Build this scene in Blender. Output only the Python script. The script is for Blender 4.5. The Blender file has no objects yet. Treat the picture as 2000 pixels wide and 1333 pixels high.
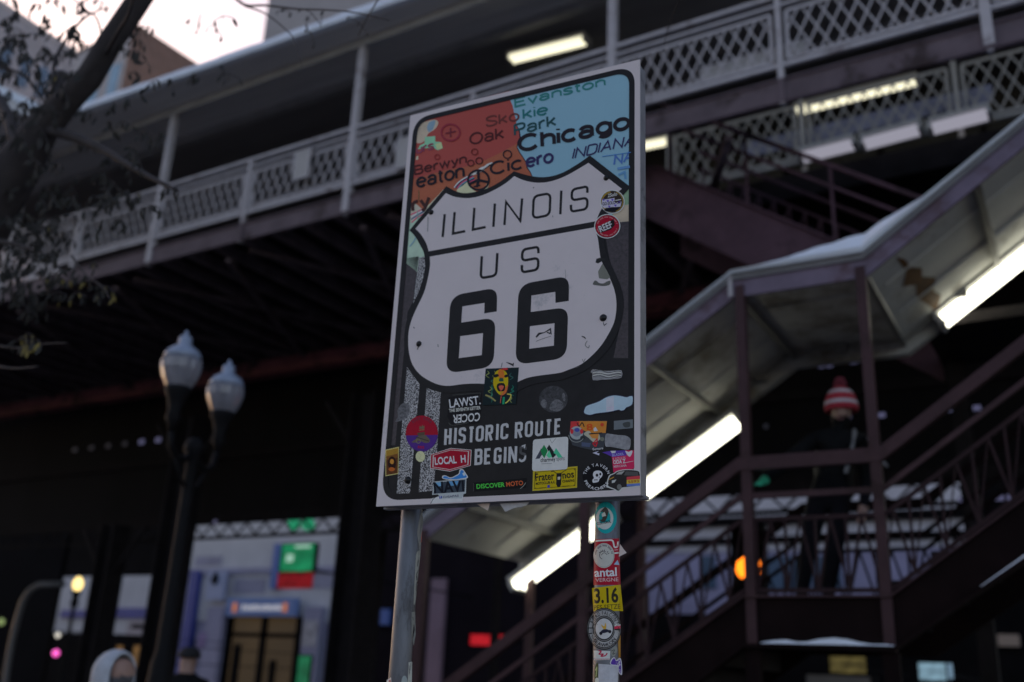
import bpy, bmesh, math, random, os
from mathutils import Vector, Matrix
from mathutils.geometry import tessellate_polygon
random.seed(7)
R = math.radians
SC = bpy.context.scene
COL = SC.collection

# ------------------------------------------------------------------ camera, sky, sun, exposure
FPX = 1909.37; YAW, PITCH, ROLL = 0.535563, 0.33213, 0.0446876
_f = Vector((-math.sin(YAW)*math.cos(PITCH), math.cos(YAW)*math.cos(PITCH), math.sin(PITCH)))
_r = Vector((math.cos(YAW), math.sin(YAW), 0)); _u = _r.cross(_f)
CR = _r*math.cos(ROLL)+_u*math.sin(ROLL); CU = -_r*math.sin(ROLL)+_u*math.cos(ROLL); CF = _f
CP = Vector((0, 0, 1.6))
cam_d = bpy.data.cameras.new("camera"); cam = bpy.data.objects.new("camera", cam_d); COL.objects.link(cam)
cam.matrix_world = Matrix(((CR.x, CU.x, -CF.x, CP.x), (CR.y, CU.y, -CF.y, CP.y), (CR.z, CU.z, -CF.z, CP.z), (0, 0, 0, 1)))
cam_d.sensor_width = 36; cam_d.lens = FPX/2000*36; cam_d.clip_start = 0.05; cam_d.clip_end = 3000
cam_d.dof.use_dof = True; cam_d.dof.focus_distance = 2.42; cam_d.dof.aperture_fstop = 1.8
SC.camera = cam

SUN_EL, SUN_AZ = R(14), R(-62)            # azimuth measured from +Y, negative towards -X
w = bpy.data.worlds.new("World"); SC.world = w; w.use_nodes = True
nt = w.node_tree; nt.nodes.clear()
sky = nt.nodes.new("ShaderNodeTexSky"); sky.sky_type = 'NISHITA'; sky.sun_disc = False
sky.sun_elevation = SUN_EL; sky.sun_rotation = SUN_AZ; sky.air_density = 1.0; sky.dust_density = 1.8; sky.ozone_density = 1.0
bg = nt.nodes.new("ShaderNodeBackground"); bg.inputs[1].default_value = 0.15
out = nt.nodes.new("ShaderNodeOutputWorld")
tint = nt.nodes.new("ShaderNodeMix"); tint.data_type = 'RGBA'; tint.blend_type = 'MULTIPLY'; tint.inputs[0].default_value = 1; tint.inputs[7].default_value = (1.19, 1.0, 1.02, 1)
nt.links.new(sky.outputs[0], tint.inputs[6]); nt.links.new(tint.outputs[2], bg.inputs[0]); nt.links.new(bg.outputs[0], out.inputs[0])
sun_d = bpy.data.lights.new("sun", 'SUN'); sun_d.energy = 0.5; sun_d.angle = R(12); sun_d.color = (1, .985, .96)
sun = bpy.data.objects.new("sun", sun_d); COL.objects.link(sun); sun.location = (0, 0, 60)
_sd = Vector((math.sin(SUN_AZ)*math.cos(SUN_EL), math.cos(SUN_AZ)*math.cos(SUN_EL), math.sin(SUN_EL)))
sun.rotation_euler = _sd.to_track_quat('Z', 'Y').to_euler()
SC.view_settings.view_transform = 'Standard'; SC.view_settings.look = 'None'; SC.view_settings.gamma = 1
SC.view_settings.exposure = 0.5
SC.render.engine = 'CYCLES'
SC.cycles.max_bounces = 6; SC.cycles.diffuse_bounces = 3; SC.cycles.glossy_bounces = 3; SC.cycles.transmission_bounces = 4
SC.cycles.use_denoising = True; SC.cycles.sample_clamp_indirect = 4

# ------------------------------------------------------------------ helpers
def ray(x, y): return CR*((x-1000)/FPX) - CU*((y-666.5)/FPX) + CF
XF = None                                                          # the station's own grid is turned about a degree from the street's
def at(x, y, Y):                                                    # the point seen at x, y in the plane Y
    d = ray(x, y)
    if XF: d = XF.inverted() @ d
    return CP + d*(Y/d.y)
def atz(x, y, Z): d = ray(x, y); return CP + d*((Z-CP.z)/d.z)

def lin(c): return tuple((v/255/12.92 if v/255 <= .04045 else ((v/255+.055)/1.055)**2.4) for v in c)
KW = (.30, .295, .36)
def alb(c, g=1.): return tuple(min(.85, max(.002, (a*g-.005)/k)) for a, k in zip(lin(c), KW))

_M = {}
def mat(name, rgb, rough=.6, metal=0., noise=.12, scale=8., bump=0., spec=.5, stretch=None, dark=None, dark_cov=.0, trans=0.):
    if name in _M: return _M[name]
    m = bpy.data.materials.new(name); m.use_nodes = True; n = m.node_tree.nodes; l = m.node_tree.links
    b = n["Principled BSDF"]; b.inputs["Roughness"].default_value = rough; b.inputs["Metallic"].default_value = metal
    b.inputs["Specular IOR Level"].default_value = spec
    if trans: b.inputs["Transmission Weight"].default_value = trans
    tc = n.new("ShaderNodeTexCoord"); src = tc.outputs["Object"]
    if stretch:
        mp = n.new("ShaderNodeMapping"); mp.inputs["Scale"].default_value = stretch; l.new(src, mp.inputs[0]); src = mp.outputs[0]
    nz = n.new("ShaderNodeTexNoise"); nz.inputs["Scale"].default_value = scale; nz.inputs["Detail"].default_value = 5; nz.inputs["Roughness"].default_value = .65
    l.new(src, nz.inputs["Vector"])
    rp = n.new("ShaderNodeValToRGB")
    rp.color_ramp.elements[0].position = .28; rp.color_ramp.elements[1].position = .72
    rp.color_ramp.elements[0].color = (*[c*(1-noise) for c in rgb], 1); rp.color_ramp.elements[1].color = (*[min(1, c*(1+noise)) for c in rgb], 1)
    l.new(nz.outputs[0], rp.inputs[0]); col = rp.outputs[0]
    if dark:
        n2 = n.new("ShaderNodeTexNoise"); n2.inputs["Scale"].default_value = scale*.37; n2.inputs["Detail"].default_value = 8; n2.inputs["Roughness"].default_value = .75
        l.new(src, n2.inputs["Vector"])
        r2 = n.new("ShaderNodeValToRGB"); r2.color_ramp.elements[0].position = .62-dark_cov*.3; r2.color_ramp.elements[1].position = .72-dark_cov*.3
        l.new(n2.outputs[0], r2.inputs[0])
        mx = n.new("ShaderNodeMix"); mx.data_type = 'RGBA'; l.new(r2.outputs[0], mx.inputs[0]); l.new(col, mx.inputs[6]); mx.inputs[7].default_value = (*dark, 1)
        col = mx.outputs[2]
    l.new(col, b.inputs["Base Color"])
    if bump:
        bp = n.new("ShaderNodeBump"); bp.inputs["Strength"].default_value = bump; bp.inputs["Distance"].default_value = .01
        l.new(nz.outputs[0], bp.inputs["Height"]); l.new(bp.outputs[0], b.inputs["Normal"])
    _M[name] = m; return m
def glow(name, rgb, strength, noise=0., scale=6.):
    if name in _M: return _M[name]
    m = bpy.data.materials.new(name); m.use_nodes = True; n = m.node_tree.nodes; l = m.node_tree.links
    b = n["Principled BSDF"]; b.inputs["Base Color"].default_value = (*[min(.8, c*(.6 if strength > .5 else .06)) for c in rgb], 1)
    b.inputs["Emission Color"].default_value = (*rgb, 1); b.inputs["Emission Strength"].default_value = strength
    if noise:
        nz = n.new("ShaderNodeTexNoise"); nz.inputs["Scale"].default_value = scale
        mr = n.new("ShaderNodeMapRange"); mr.inputs[1].default_value = .3; mr.inputs[2].default_value = .7
        mr.inputs[3].default_value = strength*(1-noise); mr.inputs[4].default_value = strength*(1+noise)
        l.new(nz.outputs[0], mr.inputs[0]); l.new(mr.outputs[0], b.inputs["Emission Strength"])
    _M[name] = m; return m
def paint(c, rough=.42):
    return mat("print_%02x%02x%02x" % tuple(int(v) for v in c), alb(c, .85), rough, noise=.07, scale=45, spec=.16)

def tag(o, label=None, cat=None, group=None, kind=None):
    if label: o["label"] = label
    if cat: o["category"] = cat
    if group: o["group"] = group
    if kind: o["kind"] = kind
    return o
def thing(name, label, cat, loc, group=None):
    o = bpy.data.objects.new(name, None); COL.objects.link(o); o.location = (XF @ Vector(loc)) if XF else Vector(loc); o.empty_display_size = .2
    return tag(o, label, cat, group)
def origin(p):
    v = Vector((0, 0, 0))
    while p is not None: v += p.location; p = p.parent
    return v
class MB:
    def __init__(s): s.v = []; s.f = []; s.m = []; s.mi = 0
    def add(s, vs, fs):
        b = len(s.v); s.v += [Vector(x) for x in vs]; s.f += [tuple(i+b for i in f) for f in fs]; s.m += [s.mi]*len(fs); return s
    def box(s, a, b):
        x0, y0, z0 = a; x1, y1, z1 = b
        return s.add([(x0,y0,z0),(x1,y0,z0),(x1,y1,z0),(x0,y1,z0),(x0,y0,z1),(x1,y0,z1),(x1,y1,z1),(x0,y1,z1)],
                     [(0,3,2,1),(4,5,6,7),(0,1,5,4),(1,2,6,5),(2,3,7,6),(3,0,4,7)])
    def bar(s, p, q, w, h, up=(0, 0, 1)):
        p = Vector(p); q = Vector(q); d = (q-p).normalized(); up = Vector(up)
        if abs(d.dot(up)) > .98: up = Vector((0, 1, 0))
        a = d.cross(up).normalized(); b = a.cross(d).normalized()
        vs = [c + a*(sa*w/2) + b*(sb*h/2) for c in (p, q) for sa, sb in ((-1,-1),(1,-1),(1,1),(-1,1))]
        return s.add(vs, [(0,1,2,3),(7,6,5,4),(0,4,5,1),(1,5,6,2),(2,6,7,3),(3,7,4,0)])
    def tube(s, pts, rad, n=10, cap=True):
        pts = [Vector(p) for p in pts]; rr = rad if isinstance(rad, (list, tuple)) else [rad]*len(pts)
        vs = []; fs = []; prev = None
        for i, p in enumerate(pts):
            d = (pts[min(i+1, len(pts)-1)]-pts[max(i-1, 0)]).normalized()
            if prev is None:
                a = d.cross(Vector((0, 0, 1)));
                if a.length < .05: a = d.cross(Vector((0, 1, 0)))
            else: a = prev - d*prev.dot(d)
            a.normalize(); prev = a; b = d.cross(a)
            vs += [p+(a*math.cos(t*2*math.pi/n)+b*math.sin(t*2*math.pi/n))*rr[i] for t in range(n)]
        for i in range(len(pts)-1):
            fs += [(i*n+t, i*n+(t+1) % n, (i+1)*n+(t+1) % n, (i+1)*n+t) for t in range(n)]
        if cap: fs += [tuple(range(n-1, -1, -1)), tuple(range((len(pts)-1)*n, len(pts)*n))]
        return s.add(vs, fs)
    def lathe(s, c, prof, n=24):
        c = Vector(c); vs = []; fs = []
        for r_, z in prof: vs += [c+Vector((r_*math.cos(t*2*math.pi/n), r_*math.sin(t*2*math.pi/n), z)) for t in range(n)]
        for i in range(len(prof)-1): fs += [(i*n+t, i*n+(t+1) % n, (i+1)*n+(t+1) % n, (i+1)*n+t) for t in range(n)]
        fs += [tuple(range(n-1, -1, -1)), tuple(range((len(prof)-1)*n, len(prof)*n))]
        return s.add(vs, fs)
    def prism(s, poly, y0, y1):                                      # polygon in X,Z pulled along Y
        n = len(poly); vs = [(x, y0, z) for x, z in poly]+[(x, y1, z) for x, z in poly]
        tri = tessellate_polygon([[Vector((x, z, 0)) for x, z in poly]])
        fs = [tuple(t) for t in tri]+[tuple(i+n for i in reversed(t)) for t in tri]+[(i, (i+1) % n, (i+1) % n+n, i+n) for i in range(n)]
        return s.add(vs, fs)
    def build(s, name, m, parent=None, smooth=False, fix=True):
        o0 = origin(parent); me = bpy.data.meshes.new(name)
        me.from_pydata([(XF @ v if XF else v)-o0 for v in s.v], [], s.f); me.update()
        for x in (m if isinstance(m, (list, tuple)) else [m]): me.materials.append(x)
        me.polygons.foreach_set("material_index", s.m)
        if fix:
            bm = bmesh.new(); bm.from_mesh(me); bmesh.ops.recalc_face_normals(bm, faces=bm.faces); bm.to_mesh(me); bm.free()
        if smooth: me.polygons.foreach_set("use_smooth", [True]*len(me.polygons))
        o = bpy.data.objects.new(name, me); COL.objects.link(o)
        if parent: o.parent = parent
        return o

# ------------------------------------------------------------------ flat print (sign and stickers)
_T = {}
def glyphs(txt, bold=0., shear=0.):
    k = (txt, bold, shear)
    if k in _T: return _T[k]
    c = bpy.data.curves.new("t", 'FONT'); c.body = txt; c.fill_mode = 'FRONT'; c.resolution_u = 3; c.offset = bold*.6; c.shear = shear
    o = bpy.data.objects.new("t", c); COL.objects.link(o)
    dg = bpy.context.evaluated_depsgraph_get(); dg.update()
    me = bpy.data.meshes.new_from_object(o.evaluated_get(dg))
    vs = [(v.co.x, v.co.y) for v in me.vertices]; fs = [tuple(p.vertices) for p in me.polygons]
    bpy.data.objects.remove(o); bpy.data.curves.remove(c); bpy.data.meshes.remove(me)
    _T[k] = (vs, fs); return _T[k]
def capheight():
    ys = [y for _, y in glyphs("H")[0]]; return max(ys)
CAP = capheight()

def roundpath(pts, r, closed=False, n=6):
    P = [Vector((p[0], p[1])) for p in pts]; N = len(P); o = []
    for i, p in enumerate(P):
        rr = r[i] if isinstance(r, (list, tuple)) else r
        if rr <= 0 or (not closed and i in (0, N-1)): o.append(p); continue
        a = (P[i-1]-p); b = (P[(i+1) % N]-p); t = min(rr, a.length*.499, b.length*.499)
        a = p+a.normalized()*t; b = p+b.normalized()*t
        for k in range(n+1):
            s = k/n; o.append(a*(1-s)**2+p*2*s*(1-s)+b*s*s)
    return [(q.x, q.y) for q in o]
def spline(pts, n=6, closed=False):
    P = [Vector(p) for p in pts]; N = len(P); o = []
    rng = range(N if closed else N-1)
    for i in rng:
        p0 = P[i-1] if (closed or i > 0) else P[0]; p1 = P[i]; p2 = P[(i+1) % N]; p3 = P[(i+2) % N] if (closed or i+2 < N) else P[-1]
        for k in range(n):
            t = k/n
            o.append(.5*((2*p1)+(p2-p0)*t+(2*p0-5*p1+4*p2-p3)*t*t+(3*p1-p0-3*p2+p3)*t**3))
    if not closed: o.append(P[-1])
    return [tuple(q) for q in o]
def ell(c, rx, ry=None, n=40, a0=0, a1=360, rot=0):
    ry = ry or rx; o = []; cr, sr = math.cos(R(rot)), math.sin(R(rot))
    for k in range(n + (0 if a1-a0 >= 360 else 1)):
        t = R(a0+(a1-a0)*k/n); x, y = rx*math.cos(t), -ry*math.sin(t)
        o.append((c[0]+x*cr-y*sr, c[1]+x*sr+y*cr))
    return o

def _arc(cx, cy, rx, ry, a0, a1, n=14): return [(cx+rx*math.cos(R(a0+(a1-a0)*k/n)), cy+ry*math.sin(R(a0+(a1-a0)*k/n))) for k in range(n+1)]
def _o(*p): return (list(p), False)
_S = [(.97, .78), (.88, .95), (.5, 1), (.1, .90), (.06, .68), (.46, .52), (.92, .38), (.96, .14), (.5, 0), (.08, .08), (0, .26)]
LET = {'o': (.54, [(_arc(.27, .36, .27, .36, 0, 345, 22), True)]), 'c': (.50, [(_arc(.27, .36, .27, .36, 45, 315), False)]),
 'e': (.54, [_o((.01, .38), (.54, .38)), (_arc(.27, .36, .27, .36, 3, 318, 20), False)]),
 'a': (.50, [(_arc(.24, .5, .22, .22, 170, 0)+[(.46, .0)], False), (_arc(.23, .20, .23, .20, 0, 345, 18), True)]),
 'n': (.46, [_o((0, 0), (0, .72)), (_arc(.23, .46, .23, .26, 180, 0)+[(.46, 0)], False)]), 'h': (.46, [_o((0, 0), (0, 1)), (_arc(.23, .46, .23, .26, 180, 0)+[(.46, 0)], False)]),
 'r': (.28, [_o((0, 0), (0, .72)), (_arc(.24, .44, .24, .28, 180, 75, 8), False)]), 'i': (.0, [_o((0, 0), (0, .72)), _o((0, .9), (0, 1.0))]),
 't': (.26, [_o((.11, .95), (.11, .14), (.16, .03), (.27, .0)), _o((0, .71), (.27, .71))]), 's': (.44, [(spline([(x*.44, y*.72) for x, y in _S], 4), False)]), 'S': (.60, [(spline([(x*.60, y) for x, y in _S], 4), False)]),
 'k': (.44, [_o((0, 0), (0, 1)), _o((.42, .72), (.02, .28)), _o((.15, .42), (.45, 0))]), 'v': (.46, [_o((0, .72), (.23, 0), (.46, .72))]), 'w': (.72, [_o((0, .72), (.18, 0), (.36, .70), (.54, 0), (.72, .72))]),
 'y': (.46, [_o((0, .72), (.24, 0)), _o((.46, .72), (.22, -.08), (.15, -.2), (.03, -.22))]), 'g': (.50, [(_arc(.25, .36, .25, .36, 0, 345, 22), True), ([(.50, .72)]+_arc(.27, -.0, .23, .24, 0, -150), False)]),
 'u': (.46, [([(0, .72)]+_arc(.23, .26, .23, .26, 180, 360), False), _o((.46, .72), (.46, 0))]),
 'E': (.54, [_o((.54, 1), (0, 1), (0, 0), (.54, 0)), _o((0, .52), (.48, .52))]), 'O': (.74, [(_arc(.37, .5, .37, .5, 0, 348, 26), True)]), 'C': (.70, [(_arc(.37, .5, .37, .5, 42, 318, 22), False)]),
 'P': (.56, [_o((0, 0), (0, 1)), (roundpath([(0, 1), (.56, 1), (.56, .46), (0, .46)], .24), False)]), 'B': (.58, [_o((0, 0), (0, 1)), (roundpath([(0, 1), (.53, 1), (.53, .53), (0, .53)], .2), False), (roundpath([(0, .53), (.58, .53), (.58, 0), (0, 0)], .24), False)]),
 'I': (.0, [_o((0, 0), (0, 1))]), 'N': (.58, [_o((0, 0), (0, 1), (.58, 0), (.58, 1))]), 'D': (.60, [_o((0, 0), (0, 1)), (roundpath([(0, 1), (.60, 1), (.60, 0), (0, 0)], .42), False)]), 'A': (.64, [_o((0, 0), (.32, 1), (.64, 0)), _o((.12, .34), (.52, .34))])}

class Print:
    """Flat colour shapes given in sheet coordinates, laid on a surface one above the other."""
    def __init__(s, surf, off, step=.00012, fine=0):
        k = .5 if fine else .22; s.surf = surf; s.off = off*k; s.step = step*k; s.items = []; s.mats = []; s.fine = fine
    def _add(s, vs, fs, c, dz=1):
        m = c if isinstance(c, bpy.types.Material) else paint(c)
        if m not in s.mats: s.mats.append(m)
        s.items.append((vs, fs, s.mats.index(m), s.off)); s.off += s.step*dz
    def poly(s, loops, c, dz=1):
        if not isinstance(loops[0][0], (list, tuple)): loops = [loops]
        tri = tessellate_polygon([[Vector((p[0], -p[1], 0)) for p in lp] for lp in loops])
        s._add([p for lp in loops for p in lp], [tuple(t) for t in tri], c, dz)
    def line(s, pts, wd, c, closed=False, dz=1):
        P = [Vector((p[0], p[1])) for p in pts]
        P = [p for i, p in enumerate(P) if i == 0 or (p-P[i-1]).length > 1e-4]
        if closed and (P[0]-P[-1]).length < 1e-4: P.pop()
        N = len(P); L = []; Rr = []
        for i, p in enumerate(P):
            a = (p-P[i-1]) if (i > 0 or closed) else None; b = (P[(i+1) % N]-p) if (i < N-1 or closed) else None
            a = a.normalized() if a is not None else b.normalized(); b = b.normalized() if b is not None else a
            t = (a+b); t = t.normalized() if t.length > 1e-5 else b
            nrm = Vector((-t.y, t.x)); k = min(1/max(.35, nrm.dot(Vector((-b.y, b.x)))), 2.2)
            ww = wd[i] if isinstance(wd, (list, tuple)) else wd
            L.append(p+nrm*ww/2*k); Rr.append(p-nrm*ww/2*k)
        vs = [tuple(q) for q in L]+[tuple(q) for q in Rr]
        fs = [(i, (i+1) % N, (i+1) % N+N, i+N) for i in range(N if closed else N-1)]
        s._add(vs, fs, c, dz)
    def text(s, t, p0, p1, up, c, bold=0., shear=0., dz=1, fit=True):
        vs, fs = glyphs(t, bold, shear)
        if not vs: return
        x0 = min(v[0] for v in vs); x1 = max(v[0] for v in vs); wd = x1-x0
        if not isinstance(up, (list, tuple)):
            d = Vector((p1[0]-p0[0], p1[1]-p0[1])).normalized(); up = (d.y*up, -d.x*up)
        dx, dy = (p1[0]-p0[0])/wd, (p1[1]-p0[1])/wd
        s._add([(p0[0]+(x-x0)*dx+y/CAP*up[0], p0[1]+(x-x0)*dy+y/CAP*up[1]) for x, y in vs], fs, c, dz)
    def word(s, t, p0, p1, up, c, wt, shear=0.):                       # plain grotesque lettering drawn with an even pen
        W = sum(LET[ch][0] for ch in t)+.17*(len(t)-1); x = 0.
        d = Vector((p1[0]-p0[0], p1[1]-p0[1])); n = d.normalized(); q0 = Vector((p0[0], p0[1]))+n*wt/2; d -= n*wt; hh = up-wt
        u = Vector((n.y, -n.x))*.35+Vector((.045, -1))*.65; u = u/abs(u.y)
        for ch in t:
            for st in LET[ch][1]:
                P = []
                for px, py in st[0]:
                    v = q0+d*((x+px)/W)+u*(wt/2+hh*py)+n*(shear*hh*py); P.append((v.x, v.y))
                s.line(P, wt, c, closed=st[1], dz=.15)
            x += LET[ch][0]+.17
        s.off += s.step
    def ticks(s, c0, rx, ry, a0, a1, n, h, c):                          # a ring of print too small to read
        for k in range(n):
            if k % 5 == 4: continue
            a = R(a0+(a1-a0)*(k+.5)/n); s.line([(c0[0]+(rx+q)*math.cos(a), c0[1]-(ry+q)*math.sin(a)) for q in (0, h)], h*.45, c, dz=.2)
    def arctext(s, t, c0, rx, ry, a0, a1, h, c, bold=.02, inward=False):
        ws = []
        for ch in t:
            g = glyphs(ch, bold)[0]; ws.append((max(v[0] for v in g)-min(v[0] for v in g)+.12) if g else .35)
        tot = sum(ws); acc = 0; V = []; F = []
        for ch, wd in zip(t, ws):
            vs, fs = glyphs(ch, bold)
            a = R(a0+(a1-a0)*((acc+wd/2)/tot)); acc += wd
            if not vs: continue
            px, py = c0[0]+rx*math.cos(a), c0[1]-ry*math.sin(a)
            n = Vector((math.cos(a), -math.sin(a)))
            if inward: n = -n
            tdir = Vector((-n.y, n.x)); xm = (min(v[0] for v in vs)+max(v[0] for v in vs))/2
            arc = abs(R(a1-a0))*(rx+ry)/2/tot
            b = len(V)
            V += [(px+tdir.x*(x-xm)*arc*.95+n.x*y/CAP*h, py+tdir.y*(x-xm)*arc*.95+n.y*y/CAP*h) for x, y in vs]
            F += [tuple(i+b for i in f) for f in fs]
        s._add(V, F, c)
    def build(s, name, parent, label=None):
        V = []; F = []; MI = []
        for vs, fs, mi, off in s.items:
            if s.fine:
                bm = bmesh.new(); bv = [bm.verts.new((p[0], p[1], 0)) for p in vs]
                for f in fs:
                    try: bm.faces.new([bv[i] for i in f])
                    except ValueError: pass
                bmesh.ops.triangulate(bm, faces=bm.faces)
                for _ in range(6):
                    es = [e for e in bm.edges if abs(e.verts[0].co.x-e.verts[1].co.x) > s.fine]
                    if not es: break
                    bmesh.ops.subdivide_edges(bm, edges=es, cuts=1); bmesh.ops.triangulate(bm, faces=[f for f in bm.faces if len(f.verts) > 3])
                bm.verts.index_update()
                vs = [(v.co.x, v.co.y) for v in bm.verts]; fs = [tuple(v.index for v in f.verts) for f in bm.faces]; bm.free()
            b = len(V); V += [s.surf(p[0], p[1], off) for p in vs]; F += [tuple(i+b for i in f) for f in fs]; MI += [mi]*len(fs)
        o0 = origin(parent); me = bpy.data.meshes.new(name); me.from_pydata([v-o0 for v in V], [], F)
        for m in s.mats: me.materials.append(m)
        me.polygons.foreach_set("material_index", MI); me.update()
        nd = Vector((0, -1, 0))
        bm = bmesh.new(); bm.from_mesh(me)
        for f in bm.faces:
            if f.normal.dot(CP-(o0+f.calc_center_median())) < 0: f.normal_flip()
        bm.to_mesh(me); bm.free()
        o = bpy.data.objects.new(name, me); COL.objects.link(o); o.parent = parent
        if label: o["label"] = label
        return o

# ------------------------------------------------------------------ the route sign on its two posts
SA = 0.0622526; SN = Vector((-math.sin(SA), math.cos(SA), 0)); SU = Vector((math.cos(SA), math.sin(SA), 0)); SD = 2.233
def sg(x, y, off=0.):
    d = ray(x, y); return CP + d*((SD-off)/d.dot(SN))
def uvp(u, v, off=0.):                                              # metres along the sign and up, from the point square to the camera
    return CP + SU*u + Vector((0, 0, v)) + SN*(SD-off)
U0, U1, V0, V1 = -.6890*SD, -.3486*SD, .1925*SD, .7450*SD
def qsurf(x, y, off): return uvp(x, -y, off)                        # a sheet whose coordinates are metres (y down)

WHITE_SHEET = mat("white_sheeting", (.78, .70, .69), .38, noise=.035, scale=9, dark=(.42, .42, .42), dark_cov=.0)
BLACK_INK = mat("black_ink", (.017, .0155, .016), .42, noise=.25, scale=25, spec=.22)
ALU = mat("weathered_aluminium", (.33, .33, .35), .5, .5, noise=.18, scale=14, bump=.1, dark=(.12, .12, .12), dark_cov=.25)
GALV = mat("galvanised_steel", (.16, .17, .19), .45, .55, noise=.2, scale=30, bump=.05, stretch=(1, 1, .25), dark=(.07, .07, .075), dark_cov=.3)
ROAD = mat("printed_asphalt", (.055, .04, .043), .42, noise=.55, scale=120)
BOLT = mat("black_bolt_steel", (.012, .012, .013), .4, .3, noise=.2, scale=60)
GRIME = mat("grey_glue_residue", (.16, .16, .165), .7, noise=.75, scale=160)
GRIME_DARK = mat("dark_glue_residue", (.055, .055, .058), .7, noise=.75, scale=160)
TAPE = mat("crumpled_silver_tape", (.40, .40, .40), .4, .2, noise=.5, scale=90, bump=.6, stretch=(.4, .4, 3))
PAPER = mat("scuffed_white_paper", (.62, .62, .64), .6, noise=.16, scale=70)

def speckle():
    m = bpy.data.materials.new("speckled_road_line"); m.use_nodes = True; n = m.node_tree.nodes; l = m.node_tree.links
    tc = n.new("ShaderNodeTexCoord"); nz = n.new("ShaderNodeTexNoise"); nz.inputs["Scale"].default_value = 330; nz.inputs["Detail"].default_value = 1.0
    rp = n.new("ShaderNodeValToRGB"); rp.color_ramp.elements[0].position = .47; rp.color_ramp.elements[1].position = .53
    rp.color_ramp.elements[0].color = (.03, .028, .03, 1); rp.color_ramp.elements[1].color = (.62, .61, .6, 1)
    l.new(tc.outputs["Object"], nz.inputs["Vector"]); l.new(nz.outputs[0], rp.inputs[0]); l.new(rp.outputs[0], n["Principled BSDF"].inputs["Base Color"])
    n["Principled BSDF"].inputs["Roughness"].default_value = .45
    return m
SPECK = speckle()
def mapink(name, c0, c1, sc):                                        # coarse magnified map print with a fine weave
    m = bpy.data.materials.new(name); m.use_nodes = True; n = m.node_tree.nodes; l = m.node_tree.links
    tc = n.new("ShaderNodeTexCoord"); a = n.new("ShaderNodeTexNoise"); a.inputs["Scale"].default_value = 9; a.inputs["Detail"].default_value = 3
    b = n.new("ShaderNodeTexWave"); b.inputs["Scale"].default_value = sc; b.inputs["Distortion"].default_value = 1.5
    l.new(tc.outputs["Object"], a.inputs["Vector"]); l.new(tc.outputs["Object"], b.inputs["Vector"])
    mx = n.new("ShaderNodeMix"); mx.data_type = 'RGBA'; mx.inputs[6].default_value = (*c0, 1); mx.inputs[7].default_value = (*c1, 1)
    mu = n.new("ShaderNodeMath"); mu.operation = 'MULTIPLY'; l.new(a.outputs[0], mu.inputs[0]); l.new(b.outputs[0], mu.inputs[1]); l.new(mu.outputs[0], mx.inputs[0])
    l.new(mx.outputs[2], n["Principled BSDF"].inputs["Base Color"]); n["Principled BSDF"].inputs["Roughness"].default_value = .4
    return m
ORANGE = mapink("orange_map_print", alb((112, 44, 40)), alb((116, 48, 40)), 60)
ORANGE2 = mapink("orange_woven_map_print", alb((104, 48, 36)), alb((160, 84, 50)), 95)
BLUE = mat("lake_blue_print", alb((90, 118, 140)), .4, noise=.03, scale=5)
PALE = mat("pale_green_map_print", alb((122, 150, 132)), .4, noise=.16, scale=14)
TAN = mat("tan_map_print", alb((128, 116, 108)), .4, noise=.2, scale=18)

base_pt = uvp((U0+U1)/2, 0, -.06); base_pt.z = 0
sign = thing("road_sign", "tall white-edged route 66 sign with map, shield and stickers on two steel posts", "road sign", base_pt)
b = MB()                                                             # the white face sheet
for o_ in (0, -.003): b.v += [uvp(U0, V0, o_), uvp(U1, V0, o_), uvp(U1, V1, o_), uvp(U0, V1, o_)]
b.f = [(0, 1, 2, 3), (7, 6, 5, 4), (0, 4, 5, 1), (1, 5, 6, 2), (2, 6, 7, 3), (3, 7, 4, 0)]; b.m = [0]*6
b.build("face_panel", WHITE_SHEET, sign)
b = MB()                                                             # folded aluminium tray behind the face
def tray(u0, v0, u1, v1, o0, o1):
    vs = [uvp(u, v, o_) for o_ in (o0, o1) for u, v in ((u0, v0), (u1, v0), (u1, v1), (u0, v1))]
    b.add(vs, [(0, 1, 2, 3), (7, 6, 5, 4), (0, 4, 5, 1), (1, 5, 6, 2), (2, 6, 7, 3), (3, 7, 4, 0)])
tray(U0+.004, V0+.003, U1-.002, V1-.012, -.0035, -.052)
tray(U0+.001, V0-.002, U1+.004, V0+.006, -.034, -.055)
b.build("backing_frame", ALU, sign)

PX0 = .00012
pr = Print(sg, .0004)                                                # ---- printed map
pr.poly([(806, 232), (1236, 120), (1234, 432), (796, 512), (793, 505)], BLUE)
pr.poly([(798, 400), (870, 360), (862, 440), (850, 560), (790, 512)], PALE)
pr.poly([(1200, 372), (1236, 362), (1234, 432), (1195, 436)], mat("green_tan_map_print", alb((92, 112, 96)), .4, noise=.3, scale=20))
pr.poly([(1200, 405), (1236, 398), (1234, 432), (1195, 436)], TAN)
edge = [(995, 178), (996, 195), (1001, 207), (1004, 221), (1007, 232), (1009, 246), (1014, 254), (1016, 269), (1011, 278), (1010, 288), (1014, 297), (1021, 307), (1027, 317), (1030, 329), (1036, 337), (1042, 352)]
pr.poly([(806, 226)]+edge+[(1000, 366), (868, 378), (832, 405), (803, 398), (798, 390)], ORANGE)
pr.poly([(1012, 280), (1010, 288), (1014, 297), (1021, 307), (1027, 317), (1030, 329), (1036, 337), (1042, 352), (1000, 370), (868, 380), (826, 412), (800, 397), (806, 350), (870, 333), (930, 322), (975, 300)], ORANGE2)
pr.line(edge[5:], [1, 2, 2.5, 2, 1.5, 2, 1.5, 2, 2, 1.5, 2][:len(edge[5:])], (34, 30, 40))
pr.poly(spline([(812, 248), (826, 240), (848, 234), (856, 240), (850, 252), (836, 262), (832, 272), (822, 280), (812, 276)], closed=True), TAN)
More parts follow.
